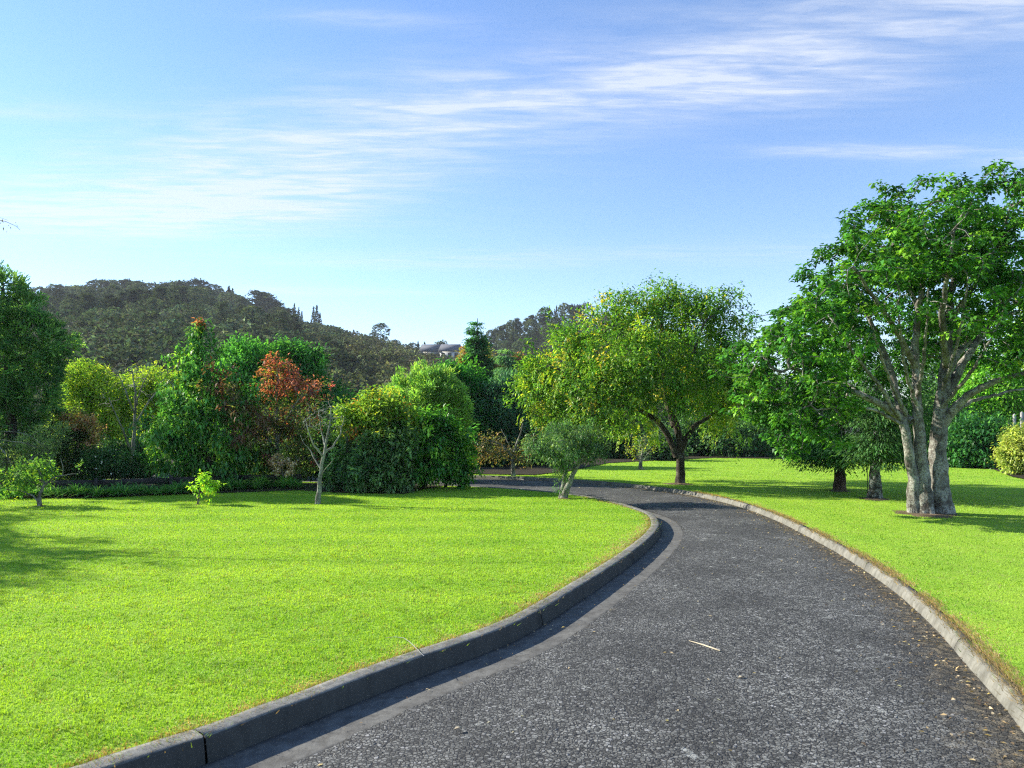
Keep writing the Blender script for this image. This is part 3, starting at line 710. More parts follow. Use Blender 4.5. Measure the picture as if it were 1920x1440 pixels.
# --- the drooping yellow-green tree in the middle of the far lawn
D2 = 18.3
LOC = pal(((.03, .085, .014), 4), ((.055, .13, .016), 5), ((.09, .175, .018), 3), ((.16, .22, .022), 1.5), ((.28, .24, .03), .5))
def keep_b(p):
    px = 960 + p[0] / p[1] * F; py = HZ - (p[2] - CAMZ) / p[1] * F
    return not (py > 815) and not (1215 < px < 1320 and py > 775 and p[1] < D2 + .6) and not (1180 < px < 1400 and py > 790)
tree('drooping_tree', 'rounded yellow-green tree with drooping foliage and dark trunk on the far lawn', 'tree', D2,
     [([(1275, 906), (1276, 870), (1275, 835), (1268, 800), (1257, 770), (1248, 735), (1243, 690), (1240, 640), (1242, 590)], 0.12, 0.03),
      ([(1269, 856), (1256, 825), (1240, 797), (1218, 780), (1190, 765, -.3), (1150, 757, -.6), (1110, 730, -.9), (1070, 700, -1.1)], 0.09, 0.02),
      ([(1277, 845), (1287, 822), (1302, 800), (1325, 785, .3), (1350, 765, .6), (1370, 730, .9)], 0.085, 0.02),
      ([(1262, 800, .1), (1250, 760, .6), (1215, 700, 1.0), (1180, 650, 1.2)], 0.06, 0.02),
      ([(1258, 775, 0), (1275, 720, -.4), (1300, 660, -.8), (1320, 610, -1.0)], 0.06, 0.02),
      ([(1245, 720, 0), (1200, 660, -.7), (1160, 610, -1.1)], 0.05, 0.015)],
     [(1260, 590, 95, 55), (1170, 580, 55, 42, -.4), (1335, 590, 55, 50, .3), (1372, 660, 45, 70, .3), (1060, 640, 45, 40, .2), (1000, 700, 35, 35, .1), (1150, 660, 100, 80, -.6), (1080, 690, 85, 70, -.2), (1035, 735, 72, 62, 0), (1010, 705, 45, 45, .3), (1130, 730, 90, 70, -1.4), (1230, 690, 100, 80, -1.5),
      (1310, 620, 80, 70, .2), (1340, 700, 65, 80, .4), (1300, 710, 80, 60, -1.2), (1350, 770, 50, 40, .8), (1090, 780, 60, 40, -.8), (1200, 790, 70, 25, 1.5), (1250, 555, 50, 30, 0), (1240, 680, 120, 90, 1.6), (1020, 800, 30, 30, .2)],
     1250, 46, 'broad', (0.095, 0.044), 0.21, LOC, B_DARK, shell=0.45, keep=keep_b, seed=21, flare=0.5, sides=14, rough=0.06, rag=0.45, limb_max=0.1,
     extra=[([(1050, 770, 60, 45), (1110, 790, 60, 30, -.6), (1080, 720, 70, 60, -.8), (1180, 700, 80, 70, -1.2), (1350, 790, 45, 30, .6), (1200, 810, 60, 16, 1.2), (1300, 720, 70, 60, -.8), (1375, 720, 35, 60, .4), (1020, 760, 35, 45, .2)], 300, 36, 'droop', (0.085, 0.036), 0.22,
             pal(((.08, .15, .018), 4), ((.13, .19, .02), 3), ((.19, .19, .022), 1.5)), .3)])

# --- the small leaning tree by the inner bend
D3 = Gd(933)
GREY = pal(((.035, .085, .028), 4), ((.06, .12, .038), 4), ((.10, .155, .05), 2), ((.03, .06, .025), 2))
tree('leaning_tree', 'small grey-green tree with slanting pale stem at the inner bend of the drive', 'tree', D3,
     [([(1056, 934), (1064, 915), (1074, 892), (1086, 870), (1097, 850), (1108, 828)], 0.075, 0.02),
      ([(1052, 934, .05), (1057, 905, .1), (1062, 875, .1), (1066, 850, .1), (1060, 820, .1)], 0.06, 0.018),
      ([(1060, 880, .1), (1040, 856, .1), (1018, 845, 0), (998, 838, -.1)], 0.025, 0.01),
      ([(1066, 850, .1), (1085, 820, .3), (1095, 800, .4)], 0.02, 0.008)],
     [(1040, 835, 50, 32), (1085, 830, 48, 38), (1060, 815, 45, 25, .3), (1110, 845, 30, 28), (1005, 842, 26, 24), (1060, 850, 40, 25, -.4), (1052, 905, 16, 24, -.15), (1058, 880, 18, 22, -.2)],
     230, 42, 'broad', (0.075, 0.024), 0.12, GREY, B_PALE, shell=0.2, seed=31, flare=0.5, twig=0.003)

# --- the two dark trees behind the big one
D4 = Gd(918)
BOUGH = pal(((.018, .055, .018), 4), ((.03, .085, .022), 4), ((.06, .13, .03), 2))
tree('dark_evergreen_tree', 'dark evergreen tree with short brown trunk and sweeping boughs on right lawn', 'tree', D4,
     [([(1574, 919), (1574, 890), (1575, 850), (1577, 790), (1578, 720), (1578, 650)], 0.14, 0.03)],
     [(1575, 850, 88, 32), (1530, 850, 45, 30, -.4), (1575, 790, 85, 50), (1500, 845, 35, 25, .4), (1620, 850, 50, 28), (1580, 720, 70, 60), (1580, 660, 45, 50), (1575, 835, 70, 35, -.9)],
     300, 70, 'bough', (0.11, 0.028), 0.26, BOUGH, B_RED, shell=0.3, seed=41, flare=0.45)
D5 = Gd(933)
tree('mottled_trunk_tree', 'dark-crowned tree with white mottled trunk left of the big spreading tree', 'tree', D5,
     [([(1641, 934), (1641, 910), (1642, 880), (1643, 830), (1645, 760), (1648, 690)], 0.125, 0.035)],
     [(1650, 815, 75, 45), (1690, 845, 45, 32, .2), (1620, 845, 45, 30, -.1), (1650, 835, 55, 38, -.5), (1650, 770, 50, 50, -.3), (1650, 750, 75, 60, .7), (1655, 690, 55, 50, .7), (1700, 800, 50, 50, 1.0)],
     250, 70, 'bough', (0.11, 0.028), 0.24, DARK, B_BIRCH, shell=0.3, seed=42, flare=0.55, sides=14, limb_max=.11)

# --- bare sapling on the left lawn
D6 = Gd(944)
BARE_TW = [([(596, 944), (598, 920), (602, 885), (606, 858), (611, 835), (616, 810), (620, 778), (622, 762)], 0.058, 0.008),
           ([(606, 856), (594, 842, -.1), (584, 825, -.15), (578, 805, -.2), (574, 788, -.2)], 0.026, 0.006),
           ([(608, 850), (622, 838, .1), (634, 822, .15), (641, 802, .2), (646, 782, .2)], 0.028, 0.006),
           ([(602, 880), (591, 862, .1), (582, 846, .2), (570, 832, .25), (563, 818, .3)], 0.020, 0.005),
           ([(611, 838), (604, 815, .2), (600, 790, .3), (597, 770, .35)], 0.020, 0.005),
           ([(601, 895), (612, 878, -.1), (622, 866, -.15), (630, 858, -.2)], 0.010, 0.004)]
tree('bare_sapling', 'leafless young tree with pale slender trunk standing on the left lawn', 'tree', D6, BARE_TW,
     [(582, 785, 20, 32), (632, 780, 22, 32), (606, 765, 28, 20, .1), (606, 785, 35, 25, .3), (568, 815, 10, 15, .2)], 200, 0, 'broad', (0.05, 0.02), 0.1, GREEN, B_PALE, shell=0.1, seed=51, flare=0.25, twig=0.0022, wob=0.09, sides=10, seg=.12, wpath=.1)

# --- small trees on the left lawn
D7 = Gd(948)
tree('gnarled_fruit_tree', 'small gnarled fruit tree with forked grey trunk at far left of lawn', 'tree', D7,
     [([(74, 948), (74, 930), (80, 915), (84, 905), (76, 890), (66, 875)], 0.042, 0.012),
      ([(72, 940), (62, 932), (50, 924), (36, 918)], 0.022, 0.008),
      ([(82, 912), (98, 897, -.1), (112, 893, -.1), (130, 890, -.1), (148, 887, -.1)], 0.018, 0.006),
      ([(118, 893, -.1), (116, 875, -.1), (114, 862, -.1)], 0.008, 0.004),
      ([(78, 895), (95, 880, .1), (100, 868, .1)], 0.012, 0.005)],
     [(55, 885, 45, 24), (25, 905, 32, 22), (85, 880, 20, 18), (60, 905, 35, 15, .2), (147, 880, 12, 11, -.1)], 100, 22, 'broad', (0.065, 0.030), 0.11,
     pal(((.03, .08, .02), 4), ((.08, .17, .03), 3), ((.2, .28, .03), 1)), B_GREY, shell=0.2, seed=52, flare=0.3, twig=0.003)
D8 = Gd(945)
tree('young_shrub', 'small lime green shrub with thin bare stem on the left lawn', 'shrub', D8,
     [([(371, 945), (372, 932), (376, 920), (384, 905)], 0.016, 0.006), ([(371, 936), (362, 925), (356, 912), (354, 900)], 0.009, 0.004), ([(374, 926), (392, 918), (402, 912)], 0.009, 0.004)],
     [(386, 915, 20, 20), (400, 912, 13, 12), (384, 896, 10, 12), (360, 912, 5, 5)], 60, 12, 'broad', (0.07, 0.032), 0.06,
     pal(((.13, .25, .02), 4), ((.20, .34, .03), 4), ((.34, .36, .03), 1)), B_GREY, shell=0.1, seed=53, flare=0.2, twig=0.0025)

# --- garden trees and shrubs along the left
FEATH = pal(((.032, .085, .028), 4), ((.055, .12, .036), 4), ((.10, .175, .045), 2))
tree('tall_feathery_tree', 'tall dense feathery green tree at the left edge of the garden', 'tree', 17.0,
     [([(20, 912), (20, 800), (15, 700), (10, 600), (5, 540)], 0.16, 0.04)],
     [(0, 545, 55, 45), (40, 600, 62, 55), (60, 650, 68, 65), (15, 680, 90, 90), (70, 740, 52, 60), (20, 790, 80, 60), (-60, 640, 110, 130, .3), (-70, 780, 90, 100, .3)],
     800, 62, 'feather', (0.12, 0.034), 0.16, FEATH, B_DARK, shell=0.5, seed=61, rag=0.45)
tree('wispy_shrub', 'wispy pale green shrub with long bare horizontal branches at left edge', 'shrub', 15.8,
     [([(30, 925), (35, 890), (60, 860), (95, 840)], 0.05, 0.01), ([(32, 895), (10, 850), (-20, 820)], 0.04, 0.01), ([(90, 850), (50, 832, -.3), (10, 826, -.4), (-30, 822, -.5)], 0.016, 0.006),
      ([(95, 846), (50, 815, -.4), (0, 808, -.6)], 0.012, 0.005)],
     [(95, 815, 28, 25), (85, 840, 30, 20), (40, 850, 60, 30, .3), (20, 880, 60, 25, .2), (-30, 850, 60, 50, .3)], 170, 45, 'feather', (0.10, 0.02), 0.16,
     pal(((.06, .10, .04), 4), ((.13, .18, .06), 3), ((.2, .22, .09), 1)), B_GREY, shell=0.2, seed=62)
tree('pink_tipped_shrub', 'rounded dark shrub with pinkish bronze tips below the tall feathery tree', 'shrub', 17.4,
     [([(148, 915), (148, 870), (145, 820)], 0.06, 0.02)],
     [(145, 850, 40, 50), (165, 880, 28, 30)], 170, 60, 'broad', (0.075, 0.03), 0.16, pal(((.03, .06, .02), 4), ((.06, .10, .03), 3)), B_DARK, shell=0.3, seed=63,
     extra=[([(140, 790, 32, 22), (168, 815, 18, 28)], 60, 60, 'broad', (0.07, 0.03), 0.14, pal(((.30, .17, .10), 4), ((.22, .18, .07), 3), ((.12, .15, .05), 2)))])
YEL = pal(((.08, .15, .02), 4), ((.14, .22, .025), 4), ((.22, .27, .03), 2))
tree('yellow_green_tree', 'airy yellow-green tree behind the pink-tipped shrub', 'tree', 22.0,
     [([(175, 890), (175, 830), (172, 770), (165, 720)], 0.10, 0.03)],
     [(160, 715, 38, 40), (185, 770, 60, 60), (140, 790, 40, 60)], 260, 60, 'broad', (0.10, 0.045), 0.24, YEL, B_DARK, shell=0.4, seed=64)
tree('yellow_green_tree', 'low spreading yellow-green tree behind the bare grey tree', 'tree', 23.0,
     [([(275, 890), (275, 820), (280, 760)], 0.10, 0.03)],
     [(240, 740, 45, 42), (295, 725, 50, 36), (270, 800, 75, 60), (330, 760, 40, 50)], 280, 60, 'broad', (0.10, 0.045), 0.24, YEL, B_DARK, shell=0.4, seed=65)
tree('bare_grey_tree', 'leafless grey tree with fan of pale branches among the garden shrubs', 'tree', 19.0,
     [([(248, 905), (249, 865), (250, 835), (252, 800), (254, 760), (252, 720), (246, 690)], 0.075, 0.012),
      ([(249, 850), (236, 820, -.2), (226, 795, -.3), (214, 770, -.4), (204, 745, -.4)], 0.035, 0.008),
      ([(252, 800), (270, 768, .1), (285, 745, .2), (305, 725, .3), (325, 712, .3)], 0.035, 0.008),
      ([(253, 775), (240, 745, -.3), (228, 715, -.4), (215, 690, -.5)], 0.03, 0.007), ([(256, 760), (266, 725, -.2), (280, 695, -.3)], 0.028, 0.007)],
     [(250, 715, 45, 35), (215, 740, 30, 45), (295, 730, 40, 35), (250, 700, 50, 30, .5)], 150, 0, 'broad', (.1, .1), 0.1, GREEN, B_PALE, shell=0.2, seed=66, twig=0.0038, sides=8, seg=.2)
tree('white_flowering_shrub', 'dark leafy shrub dotted with small white blooms behind the timber edging', 'shrub', 16.6,
     [([(215, 915), (215, 880), (215, 860)], 0.03, 0.01)],
     [(205, 868, 42, 28), (245, 880, 30, 22), (170, 885, 25, 20)], 150, 46, 'broad', (0.06, 0.03), 0.15, DARK, B_DARK, shell=0.2, seed=67,
     extra=[([(210, 868, 46, 26, -.25)], 12, 2, 'broad', (0.035, 0.035), 0.02, pal(((.36, .35, .32), 1)), .8)])
MAG = pal(((.028, .095, .022), 4), ((.05, .14, .028), 4), ((.10, .21, .03), 2), ((.2, .3, .04), .6))
tree('magnolia_tree', 'cone-shaped leafy green tree with a reddish tip in the left garden', 'tree', 17.2,
     [([(392, 915), (390, 860), (385, 790), (380, 720), (378, 650), (377, 620)], 0.10, 0.02)],
     [(378, 640, 20, 32), (378, 690, 48, 42), (375, 745, 75, 48), (345, 800, 75, 48), (400, 800, 85, 60), (330, 855, 60, 35), (400, 865, 80, 35), (440, 740, 50, 50)],
     540, 36, 'broad', (0.15, 0.055), 0.16, MAG, B_DARK, shell=0.5, mat=M_GLOSSY, seed=71, rag=0.35,
     extra=[([(377, 606, 6, 10)], 8, 14, 'broad', (0.1, 0.05), 0.08, pal(((.2, .08, .04), 1))),
            ([(420, 720, 40, 40, -.7), (455, 790, 40, 50, -.8)], 40, 26, 'broad', (0.12, 0.045), 0.16, pal(((.085, .04, .025), 2), ((.08, .06, .03), 2), ((.10, .10, .03), 1)))])
RED = pal(((.20, .05, .04), 4), ((.24, .095, .07), 3), ((.14, .06, .035), 2), ((.24, .17, .03), .8), ((.07, .10, .03), 2))
tree('red_leaved_tree', 'red-leaved autumn tree with bare lower branches in the left garden', 'tree', 17.8,
     [([(520, 915), (520, 860), (518, 800), (520, 740), (522, 690)], 0.075, 0.015),
      ([(519, 830), (540, 780, -.2), (565, 745, -.3), (600, 730, -.3)], 0.035, 0.008), ([(518, 850), (490, 800, -.2), (470, 750, -.3)], 0.03, 0.008)],
     [(525, 690, 38, 34), (505, 720, 35, 30), (565, 730, 48, 20), (605, 728, 24, 14), (545, 705, 25, 25)], 120, 18, 'broad', (0.10, 0.045), 0.13, RED, B_GREY, shell=0.15, seed=72, rag=.4,
     extra=[([(520, 830, 62, 60, -.2), (500, 780, 50, 50), (560, 800, 50, 50, .4)], 130, 40, 'broad', (0.10, 0.04), 0.19, pal(((.045, .08, .025), 4), ((.075, .05, .03), 3), ((.07, .11, .03), 3), ((.12, .035, .025), 1)), .2),
            ([(520, 870, 60, 35, .2)], 70, 40, 'broad', (0.09, 0.04), 0.18, pal(((.05, .09, .03), 3), ((.09, .13, .04), 3)), .2)])
tree('flat_topped_tree', 'flat-topped bright green tree rising behind the cone-shaped tree', 'tree', 27.0,
     [([(470, 870), (470, 780), (468, 700)], 0.12, 0.04)], [(465, 668, 48, 26), (440, 700, 40, 30), (490, 710, 45, 35)], 200, 56, 'broad', (0.15, 0.07), 0.30,
     pal(((.035, .13, .03), 3), ((.06, .19, .035), 3), ((.10, .25, .04), 1)), B_DARK, shell=0.4, seed=73)
tree('flat_topped_tree', 'dark green tree rising behind the red-leaved tree', 'tree', 27.5,
     [([(570, 870), (570, 780), (568, 710)], 0.12, 0.04)], [(540, 660, 30, 18), (575, 680, 36, 28), (560, 720, 55, 40), (620, 750, 45, 30)], 230, 56, 'broad', (0.15, 0.07), 0.30,
     pal(((.025, .095, .03), 3), ((.045, .14, .03), 3), ((.08, .2, .03), 1)), B_DARK, shell=0.4, seed=74)
# --- the clump of shrubs in the middle
OLE = pal(((.032, .075, .028), 4), ((.065, .13, .045), 4), ((.11, .185, .062), 3.5))
tree('mixed_shrub', 'broad shrub with yellowing top and dusky lower leaves beside the bare sapling', 'shrub', Gd(925) + .6,
     [([(690, 925), (690, 880), (690, 820)], 0.06, 0.02), ([(660, 925), (655, 880), (650, 820)], 0.05, 0.02), ([(725, 925), (725, 870), (730, 810)], 0.05, 0.02)],
     [(700, 885, 62, 36), (645, 890, 30, 32, .2), (750, 888, 30, 28, .1), (685, 850, 40, 35, .2), (740, 835, 40, 38, .1)], 480, 36, 'broad', (0.12, 0.048), 0.15, OLE, B_DARK, shell=0.5, seed=81, rag=.5,
     extra=[([(665, 790, 38, 35, .5), (715, 775, 50, 40, .6), (745, 800, 40, 45, .4)], 220, 44, 'broad', (0.11, 0.045), 0.2, pal(((.07, .14, .025), 4), ((.14, .22, .03), 4), ((.26, .26, .03), 1.5), ((.3, .13, .03), .4)), .4)])
tree('rounded_evergreen_shrub', 'rounded glossy green tree-shrub with short stems beside the far bend of drive', 'shrub', Gd(915),
     [([(795, 915), (796, 895), (800, 850), (805, 800)], 0.075, 0.02), ([(770, 914, .1), (765, 890, .1), (760, 840, .1)], 0.05, 0.02), ([(835, 914, .3), (838, 890, .3), (840, 840, .3)], 0.04, 0.02)],
     [(805, 835, 55, 48), (848, 850, 34, 48, .1), (772, 850, 38, 38), (788, 795, 26, 26), (830, 800, 22, 22), (860, 880, 18, 26, -.2), (790, 878, 55, 20, -.2)], 480, 42, 'broad', (0.12, 0.05), 0.15,
     pal(((.025, .095, .02), 4), ((.045, .14, .022), 4), ((.09, .22, .025), 2), ((.16, .28, .03), .7)), B_DARK, shell=0.55, mat=M_GLOSSY, seed=82, rag=.5)
tree('domed_feathery_tree', 'light green feathery dome-shaped tree behind the shrubs', 'tree', 20.5,
     [([(800, 900), (800, 840), (798, 780)], 0.12, 0.04)],
     [(790, 760, 78, 66), (740, 790, 45, 55), (835, 770, 45, 60), (850, 820, 35, 70), (815, 730, 45, 38)], 720, 50, 'feather', (0.12, 0.034), 0.16,
     pal(((.075, .16, .035), 4), ((.12, .22, .045), 4), ((.18, .27, .05), 2)), B_DARK, shell=0.62, seed=83, rag=.18)
tree('round_dark_tree', 'round deep green tree below the pointed conifer', 'tree', 27.0,
     [([(860, 880), (860, 800), (860, 740)], 0.12, 0.04)], [(860, 735, 55, 48), (890, 790, 45, 55), (845, 710, 35, 25)], 330, 50, 'broad', (0.15, 0.07), 0.3,
     pal(((.015, .075, .018), 3), ((.03, .12, .02), 3), ((.06, .18, .022), 1.2)), B_DARK, shell=0.5, seed=84)
def filler(label, px, py, rx, ry, d, palette, seed, n=170):
    zb = HZ + F * (CAMZ - LZ) / d
    tree('garden_shrub', label, 'shrub', d, [([(px, zb), (px, (zb + py) / 2), (px, py)], 0.05, 0.02)], [(px, py, rx, ry), (px - rx * .5, py + ry * .3, rx * .6, ry * .8), (px + rx * .5, py + ry * .25, rx * .6, ry * .8)],
         n, 42, 'broad', (.13, .055), rx * d / F * .22, palette, B_DARK, shell=.45, seed=seed, rag=.35)
filler('dark shrub behind the bare sapling, between red-leaved tree and broad shrub', 605, 850, 38, 55, 20, DARK, 131)
filler('dark shrub in the bed behind the white-blooming shrub', 225, 868, 60, 40, 21, DARK, 132)
filler('deep green shrub behind the foot of the cone-shaped tree', 420, 868, 70, 40, 20.5, DARK, 133, 200)
filler('dusky shrub behind the gnarled fruit tree', 70, 872, 70, 42, 18.8, DARK, 134, 200)
filler('dark shrub behind the dried flower heads', 520, 868, 50, 36, 20, DARK, 135)
def spire(name, label, d, px, top, half, foot, palette, seed, n=260, K=46, leaf=(.30, .08)):
    zb = HZ + F * (CAMZ - LZ) / d; b = W(px, foot, d); h = (foot - top) / F * d
    tree(name, label, 'tree', d, [([(px, zb), (px, (zb + top) / 2), (px, top + 3)], 0.2, 0.02)], [(px, top, 5, 5)], n, K, 'bough', leaf, half * d / F * .17, palette, B_DARK, seed=seed, cone=(b, h, half * d / F))
spire('pointed_conifer', 'tall pointed dark green conifer in the middle distance', 46, 895, 594, 40, 800, pal(((.02, .075, .022), 4), ((.035, .11, .03), 4)), 85, 700, 40, (.2, .08))
spire('young_conifer', 'short soft blue-green conifer right of the pointed conifer', 44, 952, 650, 44, 790, pal(((.04, .10, .045), 4), ((.08, .16, .06), 3)), 86, 320, 36, (.2, .07))
tree('autumn_tree', 'small orange autumn tree left of the pointed conifer', 'tree', 46.5, [([(872, 842), (872, 760), (873, 690)], 0.12, 0.04)], [(873, 680, 14, 22), (866, 705, 16, 16)], 70, 46, 'broad', (.22, .11), .35,
     pal(((.20, .15, .04), 3), ((.13, .14, .04), 4), ((.2, .10, .04), 1)), B_DARK, shell=0.2, seed=87)
tree('autumn_tree', 'amber autumn tree right of the pointed conifer', 'tree', 47, [([(925, 842), (925, 760), (924, 690)], 0.12, 0.04)], [(918, 680, 9, 30), (925, 715, 20, 35)], 80, 46, 'broad', (.22, .11), .35,
     pal(((.19, .14, .04), 2), ((.13, .15, .04), 3), ((.08, .11, .03), 3)), B_DARK, shell=0.2, seed=88)
tree('autumn_tree', 'pinkish russet autumn tree by the left side of the drooping tree', 'tree', 46, [([(975, 843), (975, 760), (974, 700)], 0.12, 0.04)], [(974, 685, 16, 16), (985, 710, 18, 22)], 70, 46, 'broad', (.22, .11), .35,
     pal(((.2, .10, .07), 3), ((.14, .09, .05), 2), ((.08, .10, .03), 3)), B_DARK, shell=0.2, seed=89)
tree('blue_green_tree', 'dense blue-green tree across the drive below the conifers', 'tree', 27.0,
     [([(945, 870), (945, 820), (945, 760)], 0.12, 0.04)], [(945, 775, 58, 55), (985, 790, 40, 50), (915, 810, 35, 40), (960, 740, 40, 35)], 380, 50, 'feather', (.16, .045), .3,
     pal(((.025, .075, .04), 4), ((.045, .11, .06), 4), ((.08, .16, .08), 1.4)), B_DARK, shell=.5, seed=90)
D9 = Gd(891)
tree('sparse_autumn_tree', 'nearly leafless pale-branched tree with orange leaves across the drive', 'tree', D9,
     [([(962, 891), (962, 868), (965, 845), (975, 815), (980, 795)], 0.07, 0.015), ([(963, 860), (945, 838, -.2), (925, 828, -.3), (900, 822, -.4)], 0.04, 0.008), ([(964, 852), (950, 825, .2), (940, 805, .3)], 0.03, 0.008),
      ([(962, 866), (930, 850, .2), (900, 845, .3)], 0.03, 0.008)],
     [(915, 835, 38, 22), (900, 855, 22, 16), (945, 855, 30, 18), (985, 850, 30, 30)], 150, 8, 'broad', (.09, .045), .16, pal(((.13, .085, .035), 3), ((.11, .10, .04), 3), ((.08, .10, .035), 3)), B_PALE, shell=.1, seed=91, twig=.005)
D10 = Gd(879)
tree('bare_small_tree', 'little leafless tree left of the drooping tree trunk', 'tree', D10,
     [([(1202, 879), (1202, 866), (1204, 850), (1208, 825)], 0.075, 0.02), ([(1202, 864), (1190, 856), (1178, 848)], 0.03, .01), ([(1203, 862), (1216, 850), (1226, 838)], .035, .01)],
     [(1200, 830, 28, 22), (1225, 835, 15, 15), (1180, 845, 12, 10)], 70, 3, 'broad', (.08, .05), .12, pal(((.1, .15, .03), 1), ((.25, .25, .04), 1)), B_GREY, shell=.2, seed=92, twig=.006)
# --- the dark border behind the far lawn
def border(name, label, px, py, rx, ry, d, palette, seed, n=190, K=44, leaf=(.17, .075), style='broad', hi=None):
    zb = HZ + F * (CAMZ - LZ) / d
    lob = [(px, py, rx, ry), (px - rx * .5, py + ry * .3, rx * .6, ry * .8), (px + rx * .5, py + ry * .25, rx * .6, ry * .8)]
    return tree(name, label, 'shrub', d, [([(px, zb), (px, (zb + py) / 2), (px, py)], 0.07, 0.02)], lob, n, K, style, leaf, rx * d / F * .28, palette, B_DARK, shell=.45, seed=seed, rag=.3)
border('border_shrub', 'dark low shrub across the drive behind the sparse orange-leaved tree', 905, 862, 32, 24, 26, DARK, 101)
border('border_shrub', 'dark shrub behind the small leaning tree', 1000, 858, 42, 32, 27, DARK, 102)
border('border_shrub', 'dark rounded shrub left of the little leafless tree', 1140, 828, 48, 36, 33, DARK, 103)
border('border_shrub', 'grey-green shrub right of the little leafless tree', 1240, 838, 34, 26, 31, pal(((.03, .06, .035), 3), ((.055, .09, .05), 2)), 104)
border('border_shrub', 'dark shrub directly behind the drooping tree trunk', 1290, 825, 50, 42, 36, DARK, 105)
border('border_shrub', 'dark shrub under the right side of the drooping tree', 1370, 826, 55, 38, 35, DARK, 106)
border('border_shrub', 'dark shrub between drooping tree and dark evergreen tree', 1450, 822, 55, 42, 36, DARK, 107)
border('backdrop_tree', 'olive green tree behind the left side of the drooping tree', 1110, 760, 75, 75, 40, pal(((.04, .08, .025), 3), ((.07, .12, .03), 2)), 108, 260)
border('backdrop_tree', 'tall deep green tree behind the drooping tree crown', 1250, 745, 95, 85, 42, DARK, 109, 300)
border('backdrop_tree', 'yellowish green tree behind the gap between drooping and spreading trees', 1400, 745, 65, 75, 41, pal(((.07, .12, .025), 3), ((.13, .19, .03), 3)), 110, 280)
border('backdrop_tree', 'dark green tree behind the left crown of the big spreading tree', 1500, 760, 75, 75, 44, DARK, 111, 280)
border('backdrop_tree', 'bushy dark tree behind the stems of the big spreading tree', 1740, 800, 75, 70, 29, DARK, 112, 300)
border('backdrop_tree', 'tall deep green tree seen between the upright stems of the spreading tree', 1775, 715, 60, 75, 33, DARK, 118, 300)
border('laurel_shrub', 'big glossy dark laurel shrub right of the big spreading tree', 1830, 830, 58, 46, 25.5, pal(((.015, .06, .018), 4), ((.03, .10, .022), 3), ((.07, .18, .03), 1)), 113, 260, 44, (.19, .07))
border('backdrop_tree', 'bright green tree at right edge below the spreading tree limbs', 1870, 722, 75, 70, 31, pal(((.06, .17, .02), 3), ((.12, .26, .025), 3)), 114, 330, 44, (.16, .08))
border('backdrop_tree', 'tall green tree filling the right edge behind the hedge', 1960, 740, 50, 70, 33, GREEN, 115, 200)
border('edge_tree', 'yellow-green sprays of a tree reaching in at the right edge', 1950, 590, 45, 85, 15.0, pal(((.12, .24, .03), 3), ((.22, .32, .035), 3)), 116, 120, 60, (.09, .03), 'feather')
border('clipped_hedge', 'sunlit yellowish clipped hedge at the right edge of lawn', 1925, 842, 42, 42, 21.5, pal(((.16, .2, .05), 3), ((.24, .27, .07), 3), ((.1, .15, .03), 2)), 117, 300, 60, (.10, .04))
# --- the tree beyond the left edge that throws its shadow on the lawn; one twig shows against the sky
tree('overhanging_tree', 'tree beyond the left edge whose thin twig hangs into the sky', 'tree', 10.6,
     [([(-695, 1000), (-690, 800), (-685, 640), (-675, 480)], 0.16, 0.03), ([(-685, 640), (-540, 520), (-360, 450), (-200, 420), (-30, 412), (18, 420), (38, 430)], 0.035, 0.002),
      ([(-120, 415), (-20, 406), (15, 414)], 0.006, 0.0015)],
     [(-695, 500, 220, 120), (-675, 660, 260, 140), (-695, 760, 240, 90), (-675, 620, 200, 140, -1.9), (-695, 620, 200, 140, 1.5), (-555, 620, 190, 130, 3.2), (-575, 700, 190, 110, 2.4)], 640, 60, 'broad', (0.10, 0.045), .25, GREEN, B_DARK, shell=.4, seed=120,
     extra=[([(14, 424, 20, 6)], 9, 2, 'broad', (.05, .016), .03, pal(((.06, .05, .02), 1)), .2)], twig=.003)

# ------------------------------------------------------------------ garden beds, edging and low plants
def bed(poly, z):
    v, f = tess(np.array(poly), z); tag(add_obj('garden_bed', make_mesh('garden_bed', v, f, M_SOIL)), kind='structure')
gp = lambda x, y: tuple(G(x, y)[:2])
bed([gp(-500, 936), gp(0, 934), gp(160, 934), gp(330, 927), gp(560, 919), gp(640, 924), gp(760, 926), gp(800, 916), gp(850, 908), (-3.2, 18.0), (-30, 21.3)], LZ + 0.004)
bed([gp(885, 888), gp(1000, 890), gp(1060, 884), gp(1140, 868), gp(1230, 863), gp(1340, 858), gp(1480, 860), (14, 47.5), (-30, 47.5), (-30, 29.6)], LZ + 0.004)
bed([gp(1770, 874), gp(1860, 879), gp(1895, 893), gp(1960, 905), (40, 20), (40, 47), (14.2, 47)], LZ + 0.004)

